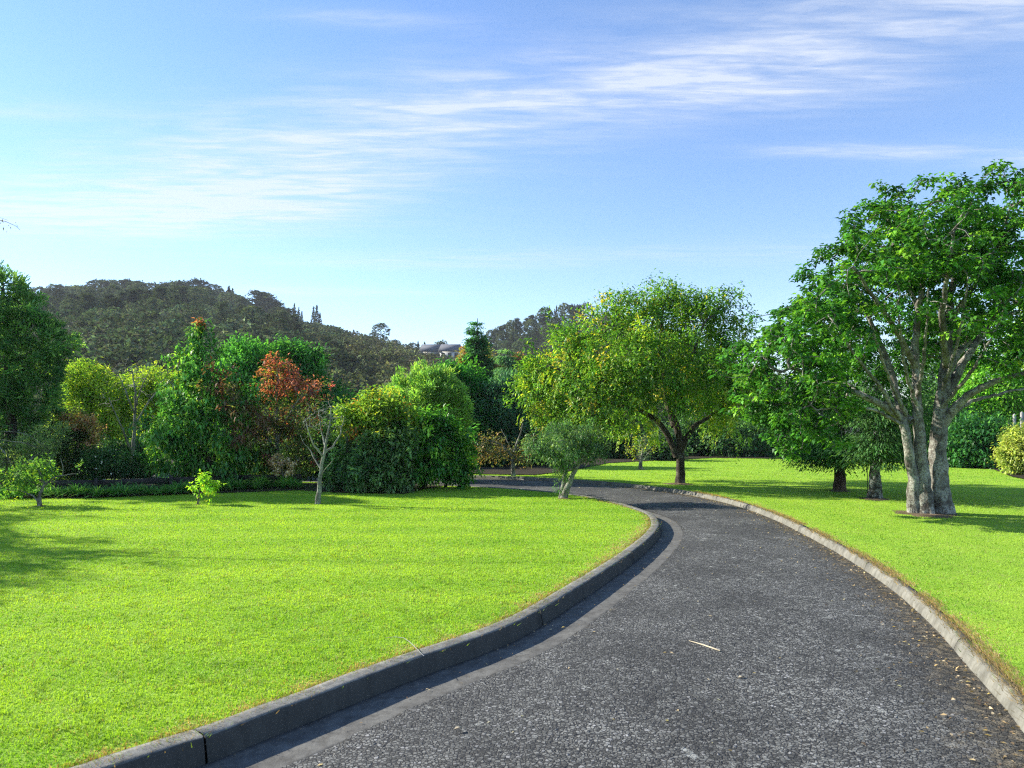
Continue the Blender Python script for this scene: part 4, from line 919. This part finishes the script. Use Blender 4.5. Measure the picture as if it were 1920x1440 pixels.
edge = empty('timber_edging', G(300, 926)); tag(edge, 'low dark timber edging of the raised bed behind the left lawn', 'edging')
eb = np.array(edge.location)
epts = [G(60, 926), G(180, 925), G(320, 919), G(440, 913), G(566, 911)]
for a, b in zip(epts[:-1], epts[1:]):
    t = unit(b - a); nrm = np.array([-t[1], t[0], 0])
    for k in range(2):
        z0 = 0.0 + k * 0.15
        q = []
        for z in (z0, z0 + 0.14):
            for s in (0, 0.04):
                q += [a + t * 0.006 + nrm * (s + .004 * k) + [0, 0, z], b - t * 0.006 + nrm * (s + .004 * k) + [0, 0, z]]
        q = np.array(q) - eb
        fc = [[0, 1, 5, 4], [2, 6, 7, 3], [0, 2, 3, 1], [4, 5, 7, 6], [0, 4, 6, 2], [1, 3, 7, 5]]
        add_obj('board', make_mesh('board', q, fc, M_TIMBER), edge)
    c = a - nrm * 0.05
    q = np.array([c + t * x + nrm * y + [0, 0, z] for z in (-.1, .34) for x, y in ((-.04, -.04), (.04, -.04), (.04, .04), (-.04, .04))]) - eb
    add_obj('post', make_mesh('post', q, [[0, 3, 2, 1], [4, 5, 6, 7], [0, 1, 5, 4], [1, 2, 6, 5], [2, 3, 7, 6], [3, 0, 4, 7]], M_TIMBER), edge)

def strap_mesh(name, n, length, width, cols, g, arch=0.9):
    a = g.uniform(0, 2 * math.pi, n); h = np.c_[np.cos(a), np.sin(a), np.zeros(n)]; sd = np.c_[-np.sin(a), np.cos(a), np.zeros(n)]
    L = length * g.uniform(0.6, 1.2, n); el = g.uniform(0.5, 1.35, n); segs = 5
    V = []; 
    for s in range(segs + 1):
        t = s / segs; wv = width * (1 - t ** 2.2) + 0.001
        x = L * (np.cos(el) * t + arch * 0.25 * t * t); z = L * (np.sin(el) * t - arch * 0.55 * t ** 2.4)
        p = h * x[:, None]; p[:, 2] = np.maximum(z, 0.005)
        V.append(np.stack([p - sd * wv / 2, p + sd * wv / 2], 1))
    V = np.stack(V, 1)                                      # n, segs+1, 2, 3
    v = V.reshape(-1, 3); b = (np.arange(n) * (segs + 1) * 2)[:, None]; j = np.arange(segs)[None] * 2
    f = np.stack([b + j, b + j + 1, b + j + 3, b + j + 2], -1).reshape(-1, 4)
    c = np.repeat(cols[0][g.choice(len(cols[0]), n, p=cols[1])] * g.uniform(.75, 1.25, (n, 1)), (segs + 1) * 2, 0)
    return make_mesh(name, v, f, M_LEAF, colors=c)
gl = np.random.default_rng(200)
STR = pal(((.035, .11, .025), 3), ((.06, .15, .03), 3), ((.11, .21, .04), 2))
smesh = [strap_mesh('strap_leaf_plant', 70, 0.50, 0.024, STR, gl) for _ in range(3)]
row = []
for x in np.linspace(-40, 560, 44):
    y = np.interp(x, [-40, 160, 330, 420, 560], [933, 931, 925, 919, 915])
    if 590 < x: continue
    row.append((x + gl.uniform(-4, 4), y + gl.uniform(-2.5, 2.0)))
for i, (x, y) in enumerate(row):
    p = G(x, y); o = add_obj('strap_leaf_plant', smesh[i % 3], None, Vector([float(q) for q in p]))
    o.rotation_euler = (0, 0, gl.uniform(0, 6.28)); s = gl.uniform(.75, 1.15); o.scale = (s, s, s)
    tag(o, 'strap-leaved green plant in the row in front of the timber edging', 'plant', 'strap-leaved plants along the timber edging')
# plants in the raised bed
def mound(name, label, px, py, w, d, n, length, cols, seed, cat='plant'):
    g = np.random.default_rng(seed); p = G(px, py); p = W(px, py, d); p[2] = LZ
    o = add_obj(name, strap_mesh(name, n, length, 0.012, cols, g, 0.5), None, Vector([float(q) for q in p])); s = w; o.scale = (s, s, 1)
    tag(o, label, cat)
mound('lavender_mound', 'soft blue-green mounded plant behind the timber edging', 308, 905, 1.0, 16.3, 420, .50, pal(((.06, .12, .08), 1), ((.1, .17, .1), 1)), 301)
mound('grass_clump', 'tawny arching grass clump behind the lime green shrub', 432, 905, .8, 17, 260, .50, pal(((.12, .14, .05), 1), ((.2, .19, .08), 1)), 302)
mound('grass_clump', 'bright green clump in the raised bed under the red-leaved tree', 490, 900, 1.2, 17, 300, .42, pal(((.10, .22, .03), 1), ((.16, .28, .04), 1)), 303)
mound('grass_clump', 'green leafy clump at the right end of the timber edging', 535, 900, 1.1, 17, 300, .46, pal(((.08, .2, .03), 1), ((.16, .28, .04), 1)), 304)
tree('dried_flower_shrub', 'shrub with pale dried flower heads under the red-leaved tree', 'shrub', 17.0, [([(530, 910), (530, 890), (530, 870)], .02, .006)],
     [(528, 872, 26, 18)], 36, 22, 'broad', (.06, .05), .07, pal(((.36, .30, .2), 2), ((.28, .2, .14), 2), ((.14, .13, .06), 1)), B_GREY, shell=.2, seed=305, twig=.003)

# thin stake by the mottled trunk, posts by the hedge
def rod(name, label, cat, pts, r, mat, sides=7, kind=None, group=None):
    p = catmull(np.array(pts), .08); rr = np.interp(np.linspace(0, 1, len(p)), np.linspace(0, 1, len(r)), r)
    base = p[0].copy(); g_ = Geo(); g_.add(tube(p, rr, sides, .04, seed=3))
    o = add_obj(name, g_.mesh(name, mat, base), None, Vector([float(q) for q in base])); tag(o, label, cat, group); return o
b0 = G(1626, 927); rod('stake', 'thin upright stake left of the white mottled trunk', 'stake', [b0 - [0, 0, .05], b0 + [.004, 0, .3], b0 + [-.004, 0, .66]], [.009, .008, .007], B_DARK)
for px, py, top, lb in ((1902, 800, 778, 'pale post behind the clipped hedge, left of two'), (1916, 800, 774, 'pale post behind the clipped hedge, right of two')):
    a = W(px, py, 27.0); z1 = W(px, top, 27.0)[2]; q = np.array([[a[0] + x, a[1] + y, z] for z in (0.02, z1) for x, y in ((-.04, -.04), (.04, -.04), (.04, .04), (-.04, .04))])
    q = np.vstack([q, [[a[0], a[1], z1 + .06]]]); base = np.array([a[0], a[1], LZ])
    o = add_obj('fence_post', make_mesh('fence_post', q - base, [np.array([[0, 3, 2, 1], [0, 1, 5, 4], [1, 2, 6, 5], [2, 3, 7, 6], [3, 0, 4, 7]]), np.array([[4, 5, 8], [5, 6, 8], [6, 7, 8], [7, 4, 8]])], M_POST), None, Vector([float(t) for t in base]))
    tag(o, lb, 'post', 'pale posts behind the hedge')

# fallen bits on the road and kerb
def road_pt(px, py, z=0.046): return G(px, py, z)
a, b = road_pt(1292, 1202), road_pt(1350, 1221)
rod('fallen_stalk', 'straight pale dry stalk lying on the asphalt', 'stalk', [a + [0, 0, .003], (a + b) / 2 + [0, 0, .006], b + [0, 0, .003]], [.002, .005, .006], M_STRAW, 6)
a, m_, b = G(722, 1196, .15), G(757, 1196, .165), G(795, 1230, .13)
rod('fallen_twig', 'thin curved twig lying across the left kerb', 'twig', [a, m_, b], [.0012, .002, .0022], M_POST, 6)
def litter(name, label, n, fn, size, cols, seed):
    g = np.random.default_rng(seed); P = np.array([fn(g) for _ in range(n)])
    ax = unit(g.normal(size=(n, 3)) * [[1, 1, .12]]); nr = unit(np.array([[0, 0, 1.0]]) + g.normal(0, .35, (n, 3)))
    c = cols[0][g.choice(len(cols[0]), n, p=cols[1])] * g.uniform(.7, 1.2, (n, 1))
    v, f, cc = leaves(P, ax, nr, size * g.uniform(.4, 1.3, n), size * .5 * g.uniform(.3, 1.2, n), c, .12)
    tag(add_obj(name, make_mesh(name, v, f, M_LEAF, colors=cc)), label, 'leaf litter', kind='stuff')
iR = np.where((rc[:, 1] > 2.5) & (rc[:, 1] < 19))[0]; iK = np.where((kc[:, 1] > 2.5) & (kc[:, 1] < 16))[0]
def f_right(g):
    k = g.choice(iR); off = -g.exponential(.16); p = rc[k] + rn[k] * off + g.normal(0, .05, 2); return (p[0], p[1], .016 + .07 * min(.3, -off))
def f_gut(g):
    k = g.choice(iK); p = kc[k] + kn[k] * (0.05 + g.exponential(.2)); return (p[0], p[1], .014)
def f_road(g):
    k = g.integers(30, NR - 150); t = g.uniform(.05, .97); p = A[k] * (1 - t) + B[k] * t; return (p[0], p[1], .017 + .03 * (1 - (2 * t - 1) ** 2))
LIT = pal(((.26, .19, .10), 4), ((.14, .10, .06), 4), ((.40, .32, .2), 2), ((.07, .05, .035), 3))
litter('leaf_litter', 'dry brown leaf litter along the foot of the right kerb', 1800, f_right, .030, LIT, 401)
litter('leaf_litter', 'sparse dry leaf litter in the left gutter', 260, f_gut, .022, LIT, 402)
litter('leaf_litter', 'scattered dry leaf scraps over the asphalt', 240, f_road, .030, pal(((.30, .24, .15), 2), ((.42, .38, .28), 2)), 403)
for px, py, lb in ((851, 1369, 'pale curled leaf lying on the asphalt near the bottom'), (1384, 1272, 'tan dead leaf on the asphalt below the dry stalk')):
    p = road_pt(px, py, .042); n = 8; t = np.linspace(0, 1, n); L_ = .045
    ang = 0.4; wv = np.sin(np.pi * (0.08 + .84 * t)) * .011
    ctr = np.c_[t * L_ * math.cos(ang), t * L_ * math.sin(ang), .008 * np.sin(np.pi * t)]
    sd = np.array([-math.sin(ang), math.cos(ang), 0]); V = np.vstack([ctr + sd * wv[:, None] + [0, 0, .006], ctr, ctr - sd * wv[:, None] + [0, 0, .006]])
    F_ = [[i, i + 1, n + i + 1, n + i] for i in range(n - 1)] + [[n + i, n + i + 1, 2 * n + i + 1, 2 * n + i] for i in range(n - 1)]
    tag(add_obj('fallen_leaf', make_mesh('fallen_leaf', V, F_, M_STRAW), None, Vector([float(q) for q in p])), lb, 'leaf')

# ------------------------------------------------------------------ hills
def hill(name, prof, Rf, r0, zf, mat, seed, back=0.5, step=12, shape=1.0):
    """prof: ridge line as (px, row) pairs; Rf: (px, metres) distance of the ridge; a ridge with a real slope towards and away from the viewer"""
    px = np.arange(prof[0][0], prof[-1][0] + step, step); py = np.interp(px, [p[0] for p in prof], [p[1] for p in prof])
    Rr = np.interp(px, [p[0] for p in Rf], [p[1] for p in Rf])
    t = np.concatenate([np.linspace(0, 1, 26), 1 + np.linspace(0.04, back, 6)])
    az = (px - 960) / F
    zr = CAMZ + (HZ - py) / F * Rr
    r = r0 + (Rr[:, None] - r0) * t[None]
    prof_t = np.where(t <= 1, t ** shape, 1 - (t - 1) / back * 0.9)
    z = zf + (zr[:, None] - zf) * prof_t[None]
    x = az[:, None] * r; y = r
    z = z + (fbm(x * .04 + 50, y * .04 + 50, seed) - .5) * 5 * np.sin(np.clip(t, 0, 1) * math.pi)[None]
    n, m = x.shape; v = np.stack([x, y, z], -1).reshape(-1, 3)
    i = np.arange(n - 1)[:, None] * m; j = np.arange(m - 1)[None]
    f = np.stack([i + j, i + m + j, i + m + j + 1, i + j + 1], -1).reshape(-1, 4)
    tag(add_obj(name, make_mesh(name, v, f, mat, smooth=True)), kind='structure')
    def at(p, tt):
        k = np.interp(p, px, np.arange(n)); k0 = int(np.clip(k, 0, n - 2)); fr = k - k0; q = np.interp(tt, t, np.arange(m)); q0 = int(np.clip(q, 0, m - 2)); fq = q - q0
        V = v.reshape(n, m, 3); return (V[k0, q0] * (1 - fr) + V[k0 + 1, q0] * fr) * (1 - fq) + (V[k0, q0 + 1] * (1 - fr) + V[k0 + 1, q0 + 1] * fr) * fq
    return at
HL = hill('hill', [(-900, 610), (-300, 572), (0, 582), (100, 582), (230, 574), (330, 572), (400, 581), (470, 600), (560, 620), (620, 631), (700, 647), (780, 668), (880, 688), (1000, 720), (1100, 770)],
          [(-900, 420), (400, 420), (850, 290), (1100, 260)], 75, -2, M_HILL, 31, shape=0.8)
HR = hill('hill', [(800, 740), (870, 690), (910, 660), (960, 632), (1010, 622), (1070, 612), (1150, 610), (1260, 640), (1400, 690), (1600, 745), (2300, 770)],
          [(800, 330), (1150, 380), (2300, 420)], 150, -2, M_HILL, 32)
HF = hill('hill', [(560, 690), (620, 645), (660, 634), (700, 637), (760, 652), (840, 655), (900, 652), (1000, 655), (1100, 660), (1300, 700)], [(560, 1100), (1300, 1100)], 700, -2, M_HILL, 33)

gh = np.random.default_rng(500)
HPAL = pal(((.04, .065, .03), 4), ((.055, .08, .038), 4), ((.08, .10, .05), 2), ((.065, .065, .045), 1))
def crown_cloud(n, shape, size, g, palette, tp=.8):
    """leaf clumps of one distant crown, unit height 1; shape = function(t in 0..1) -> radius"""
    t = g.random(n) ** tp; a = g.uniform(0, 6.283, n); rr = shape(t) * np.sqrt(g.uniform(.35, 1, n))
    P = np.c_[np.cos(a) * rr, np.sin(a) * rr, t + g.normal(0, .015, n)]
    O = unit(np.c_[np.cos(a), np.sin(a), (t - .5) * 1.2])
    ax = unit(O * .7 + unit(g.normal(size=(n, 3))) * .8); nr = unit(np.array([[0, 0, 1.]]) + O * .5 + g.normal(0, .5, (n, 3)))
    c = palette[0][g.choice(len(palette[0]), n, p=palette[1])] * g.uniform(.7, 1.3, (n, 1))
    return leaves(P - ax * size * .4, ax, nr, size * g.uniform(.6, 1.4, n), size * .75 * g.uniform(.6, 1.3, n), c, .2)
def proto_pine(g):       # tall pine with flat tiers of foliage
    V = []; Fc = []; C = []; off = 0
    for z in np.sort(g.uniform(.34, .97, 22)):
        for k in range(2):
            a = g.uniform(0, 6.283); r = g.uniform(.02, .22) * (1.2 - abs(z - .66) * 1.9)
            cx, cy = math.cos(a) * r, math.sin(a) * r; m = 30
            P = np.array([cx, cy, z]) + g.normal(0, 1, (m, 3)) * [[.05, .05, .032]]
            ax = unit(g.normal(size=(m, 3))); nr = unit(np.array([[0, 0, .6]]) + g.normal(0, .8, (m, 3)))
            c = HPAL[0][g.choice(len(HPAL[0]), m, p=HPAL[1])] * g.uniform(.65, 1.15, (m, 1))
            v, f, cc = leaves(P, ax, nr, .062 * g.uniform(.6, 1.4, m), .04 * g.uniform(.6, 1.4, m), c, .2)
            V.append(v); Fc.append(f + off); C.append(cc); off += len(v)
    return np.vstack(V), np.vstack(Fc), np.vstack(C)
def far_tree_meshes(kind, g, tone=1.0):
    if kind == 'pine': v, f, c = proto_pine(g)
    elif kind == 'spruce': v, f, c = crown_cloud(420, lambda t: .21 * (1.0 - t) + .004, .07, g, pal(((.025, .045, .024), 3), ((.04, .06, .03), 2)), 1.4)
    else: v, f, c = crown_cloud(330, lambda t: .33 * np.sqrt(np.clip(1 - (2 * t - 1) ** 2, 0, 1)) + .02, .11, g, HPAL); v[:, 2] = .25 + v[:, 2] * .75
    cm = make_mesh('crown', v, f, M_FAR, colors=c * tone)
    ge = Geo(); pts = np.array([[0, 0, -.08], [0.004, .003, .3], [-.004, .004, .62], [0, 0, .93]]); ge.add(tube(pts, np.array([.02, .016, .011, .003]), 6))
    if kind == 'pine':
        for _ in range(6):
            z = g.uniform(.45, .85); a = g.uniform(0, 6.283); r = g.uniform(.1, .2); ge.add(tube(np.array([[0, 0, z], [math.cos(a) * r * .5, math.sin(a) * r * .5, z + .03], [math.cos(a) * r, math.sin(a) * r, z + .05]]), np.array([.006, .004, .002]), 4))
    return cm, ge.mesh('trunk', B_DARK)
FT = {k: [far_tree_meshes(k, gh, q) for q in (.6, .9, 1.35)] for k in ('pine', 'spruce', 'round')}
def far_tree(kind, p, h, label, group, wscale=1.0):
    cm, tm = FT[kind][gh.integers(0, 3)]
    e = empty({'pine': 'hill_pine', 'spruce': 'hill_spruce', 'round': 'hill_tree'}[kind], p); e.rotation_euler = (0, 0, gh.uniform(0, 6.28)); e.scale = (h * wscale, h * wscale, h)
    tag(e, label, 'tree', group)
    c = add_obj('crown', cm, e); c['kind'] = 'stuff'; add_obj('trunk', tm, e)
m2 = lambda pxs, p: pxs / F * p[1]                          # pixels at the distance of point p, in metres
# the ridge of the left hill
for x in np.arange(60, 520, 6.5):
    p = HL(x + gh.uniform(-4, 4), gh.uniform(.95, 1.02)); far_tree(['pine', 'spruce', 'pine', 'round', 'pine'][gh.integers(0, 5)], p, m2(gh.uniform(22, 56), p), 'tall dark tree on the skyline of the left hill', 'trees on the left hill ridge', gh.uniform(1.0, 1.7))
for x, hp in ((488, 60), (500, 52)): p = HL(x, .985); far_tree('pine', p, m2(hp, p), 'broad-headed pine at the right end of the left ridge pines', 'broad pines at ridge end', 1.6)
for x, hp in ((552, 38), (560, 32), (566, 28), (588, 40), (594, 44), (600, 30), (540, 24), (528, 26)):
    p = HL(x, .99); far_tree('spruce', p, m2(hp + 10, p), 'pointed spruce where the left ridge steps down', 'spruces on the left ridge shoulder', gh.uniform(.8, 1.1))
for _ in range(150):
    x = gh.uniform(40, 560); t = gh.uniform(.35, .95); p = HL(x, t); far_tree('pine' if gh.random() < .6 else 'round', p, m2(gh.uniform(26, 44), p), 'dark tree in the wood on the left hill face', 'trees on the left hill face', gh.uniform(1.0, 1.5))
for x, hp, k in ((714, 30, 'round'), (742, 18, 'round'), (774, 20, 'round'), (784, 24, 'spruce'), (796, 26, 'spruce'), (826, 34, 'pine'), (856, 24, 'round'), (868, 18, 'round'), (700, 10, 'round'), (760, 14, 'round'), (812, 20, 'round')):
    p = HL(x, 1.0 if x < 730 else 1.03); far_tree(k, p, m2(hp + 14, p), 'tree on the low skyline near the grey-roofed house', 'trees around the far house', 1.1)
for x in np.arange(905, 1105, 7):
    p = HR(x + gh.uniform(-3, 3), gh.uniform(.96, 1.0)); far_tree('spruce' if x > 1000 and gh.random() < .6 else 'pine' if gh.random() < .5 else 'round', p, m2(gh.uniform(22, 38) + (10 if x > 1010 else 0), p), 'tall tree on the skyline of the right hill', 'trees on the right hill ridge', gh.uniform(.8, 1.15))
for _ in range(70):
    x = gh.uniform(900, 1150); t = gh.uniform(.5, .95); p = HR(x, t); far_tree('round' if gh.random() < .6 else 'spruce', p, m2(gh.uniform(20, 34), p), 'tree in the wood on the right hill face', 'trees on the right hill face', gh.uniform(.9, 1.3))
# the bush that clothes the slopes, one mass for each hill
def bush(at, x0, x1, t0, t1, n, hpx, palette, seed, label, leafn=56, size=.26):
    g = np.random.default_rng(seed); V = []; Fc = []; C = []; off = 0
    protos = [crown_cloud(leafn, lambda t: .62 * np.sqrt(np.clip(1 - t ** 2.2, 0, 1)) + .03, size, g, palette) for _ in range(6)]
    for _ in range(n):
        p = at(g.uniform(x0, x1), g.uniform(t0, t1)); h = hpx * g.uniform(.55, 1.45) / F * max(p[1], 240)
        v, f, c = protos[g.integers(0, 6)]; a = g.uniform(0, 6.283); ca, sa = math.cos(a), math.sin(a)
        q = v * [[h * g.uniform(.9, 1.4)] * 2 + [h]]; q = np.c_[q[:, 0] * ca - q[:, 1] * sa, q[:, 0] * sa + q[:, 1] * ca, q[:, 2] - .1 * h] + p
        V.append(q); Fc.append(f + off); C.append(c * g.choice([.5, .75, 1.0, 1.0, 1.3, 1.7]) * g.uniform(.85, 1.15) * np.array([[g.uniform(.85, 1.15), 1, g.uniform(.85, 1.15)]])); off += len(v)
    o = add_obj('hillside_bush', make_mesh('hillside_bush', np.vstack(V), np.vstack(Fc), M_FAR, colors=np.vstack(C))); tag(o, label, 'bush', kind='stuff')
bush(HL, -60, 640, .02, .94, 2600, 16, pal(((.04, .066, .032), 4), ((.06, .085, .042), 3), ((.055, .06, .045), 2), ((.085, .115, .055), 1)), 601, 'dark woodland undergrowth covering the left hill', 76, .2)
bush(HL, 560, 1000, .02, 1.0, 1400, 15, pal(((.05, .065, .032), 4), ((.08, .095, .04), 3), ((.07, .065, .05), 1.6), ((.13, .15, .055), .7)), 602, 'low rounded bush on the slope below the far house', 70, .2)
bush(HR, 850, 1300, .2, 1.0, 600, 15, pal(((.035, .055, .028), 4), ((.055, .075, .035), 3), ((.08, .1, .045), 1)), 603, 'green bush covering the right hill')
bush(HF, 600, 1080, .8, 1.02, 420, 7, pal(((.035, .05, .03), 4), ((.05, .065, .035), 3)), 604, 'distant hazy forest on the farthest hill', 40)
# a dead white trunk and a pale fern-like tree on the left hill
p = HL(193, .82); h = m2(46, p)
rod('dead_trunk', 'bleached white dead trunk standing on the wooded left hill', 'dead tree', [p - [0, 0, .5], p + [.1, 0, h * .5], p + [-.15, 0, h]], [.45, .3, .12], M_POST, 8)

# ------------------------------------------------------------------ the far house
def house(px0, px1, prow, d):
    c = W((px0 + px1) / 2, prow, d); root = empty('house', (c[0], c[1], c[2])); tag(root, 'long low house with grey roof and white walls on the far rise', 'house')
    Wd = (px1 - px0) / F * d; hw = Wd / 2; dp = 9.0; hgt = 2.3
    def boxm(x0, x1, y0, y1, z0, z1):
        v = np.array([[x, y, z] for z in (z0, z1) for x, y in ((x0, y0), (x1, y0), (x1, y1), (x0, y1))]); return v, [[0, 3, 2, 1], [4, 5, 6, 7], [0, 1, 5, 4], [1, 2, 6, 5], [2, 3, 7, 6], [3, 0, 4, 7]]
    for x0, x1, y0 in ((-hw, -.05, 0), (0.05, hw, -1.6)):
        v, f = boxm(x0, x1, y0, dp, -2, hgt); add_obj('wall', make_mesh('wall', v, f, M_WALL), root)
        e = .7; zr = hgt + 3.4; xm0, xm1 = x0 - e + .7, x1 + e - .7; ym = (y0 + dp) / 2
        v = np.array([[x0 - e, y0 - e, hgt], [x1 + e, y0 - e, hgt], [x1 + e, dp + e, hgt], [x0 - e, dp + e, hgt], [xm0, ym, zr], [xm1, ym, zr]]) + [0, 0, .01 if x0 > 0 else .06]
        add_obj('roof', make_mesh('roof', v, [np.array([[0, 1, 5, 4], [2, 3, 4, 5], [0, 3, 2, 1]]), np.array([[1, 2, 5], [3, 0, 4]])], M_ROOF), root)
        n = 3
        for k in range(n):
            xa = x0 + (x1 - x0) * (k + .25) / n; xb = x0 + (x1 - x0) * (k + .8) / n
            v, f = boxm(xa, xb, y0 - .04, y0 + .02, .3, 1.7); add_obj('window', make_mesh('window', v, f, M_GLASS), root)
house(788, 862, 671, 268)

# ------------------------------------------------------------------ the air over the valley
def haze(x0, x1, y0, y1, z0, z1, dens):
    m, t, out = new_mat('valley_haze')
    p = t.n('ShaderNodeVolumePrincipled'); p.inputs['Color'].default_value = (0.86, 0.92, 1.0, 1); p.inputs['Density'].default_value = dens; p.inputs['Anisotropy'].default_value = 0.0
    t.l(p.outputs[0], out.inputs['Volume'])
    v = np.array([[x, y, z] for z in (z0, z1) for x, y in ((x0, y0), (x1, y0), (x1, y1), (x0, y1))]); f = [[0, 3, 2, 1], [4, 5, 6, 7], [0, 1, 5, 4], [1, 2, 6, 5], [2, 3, 7, 6], [3, 0, 4, 7]]
    tag(add_obj('haze', make_mesh('haze', v, f, m)), 'thin pale haze hanging in the valley air', 'haze', kind='stuff')
haze(-2600, 2600, -2600, 2600, -3.0, 150.0, 0.0002)
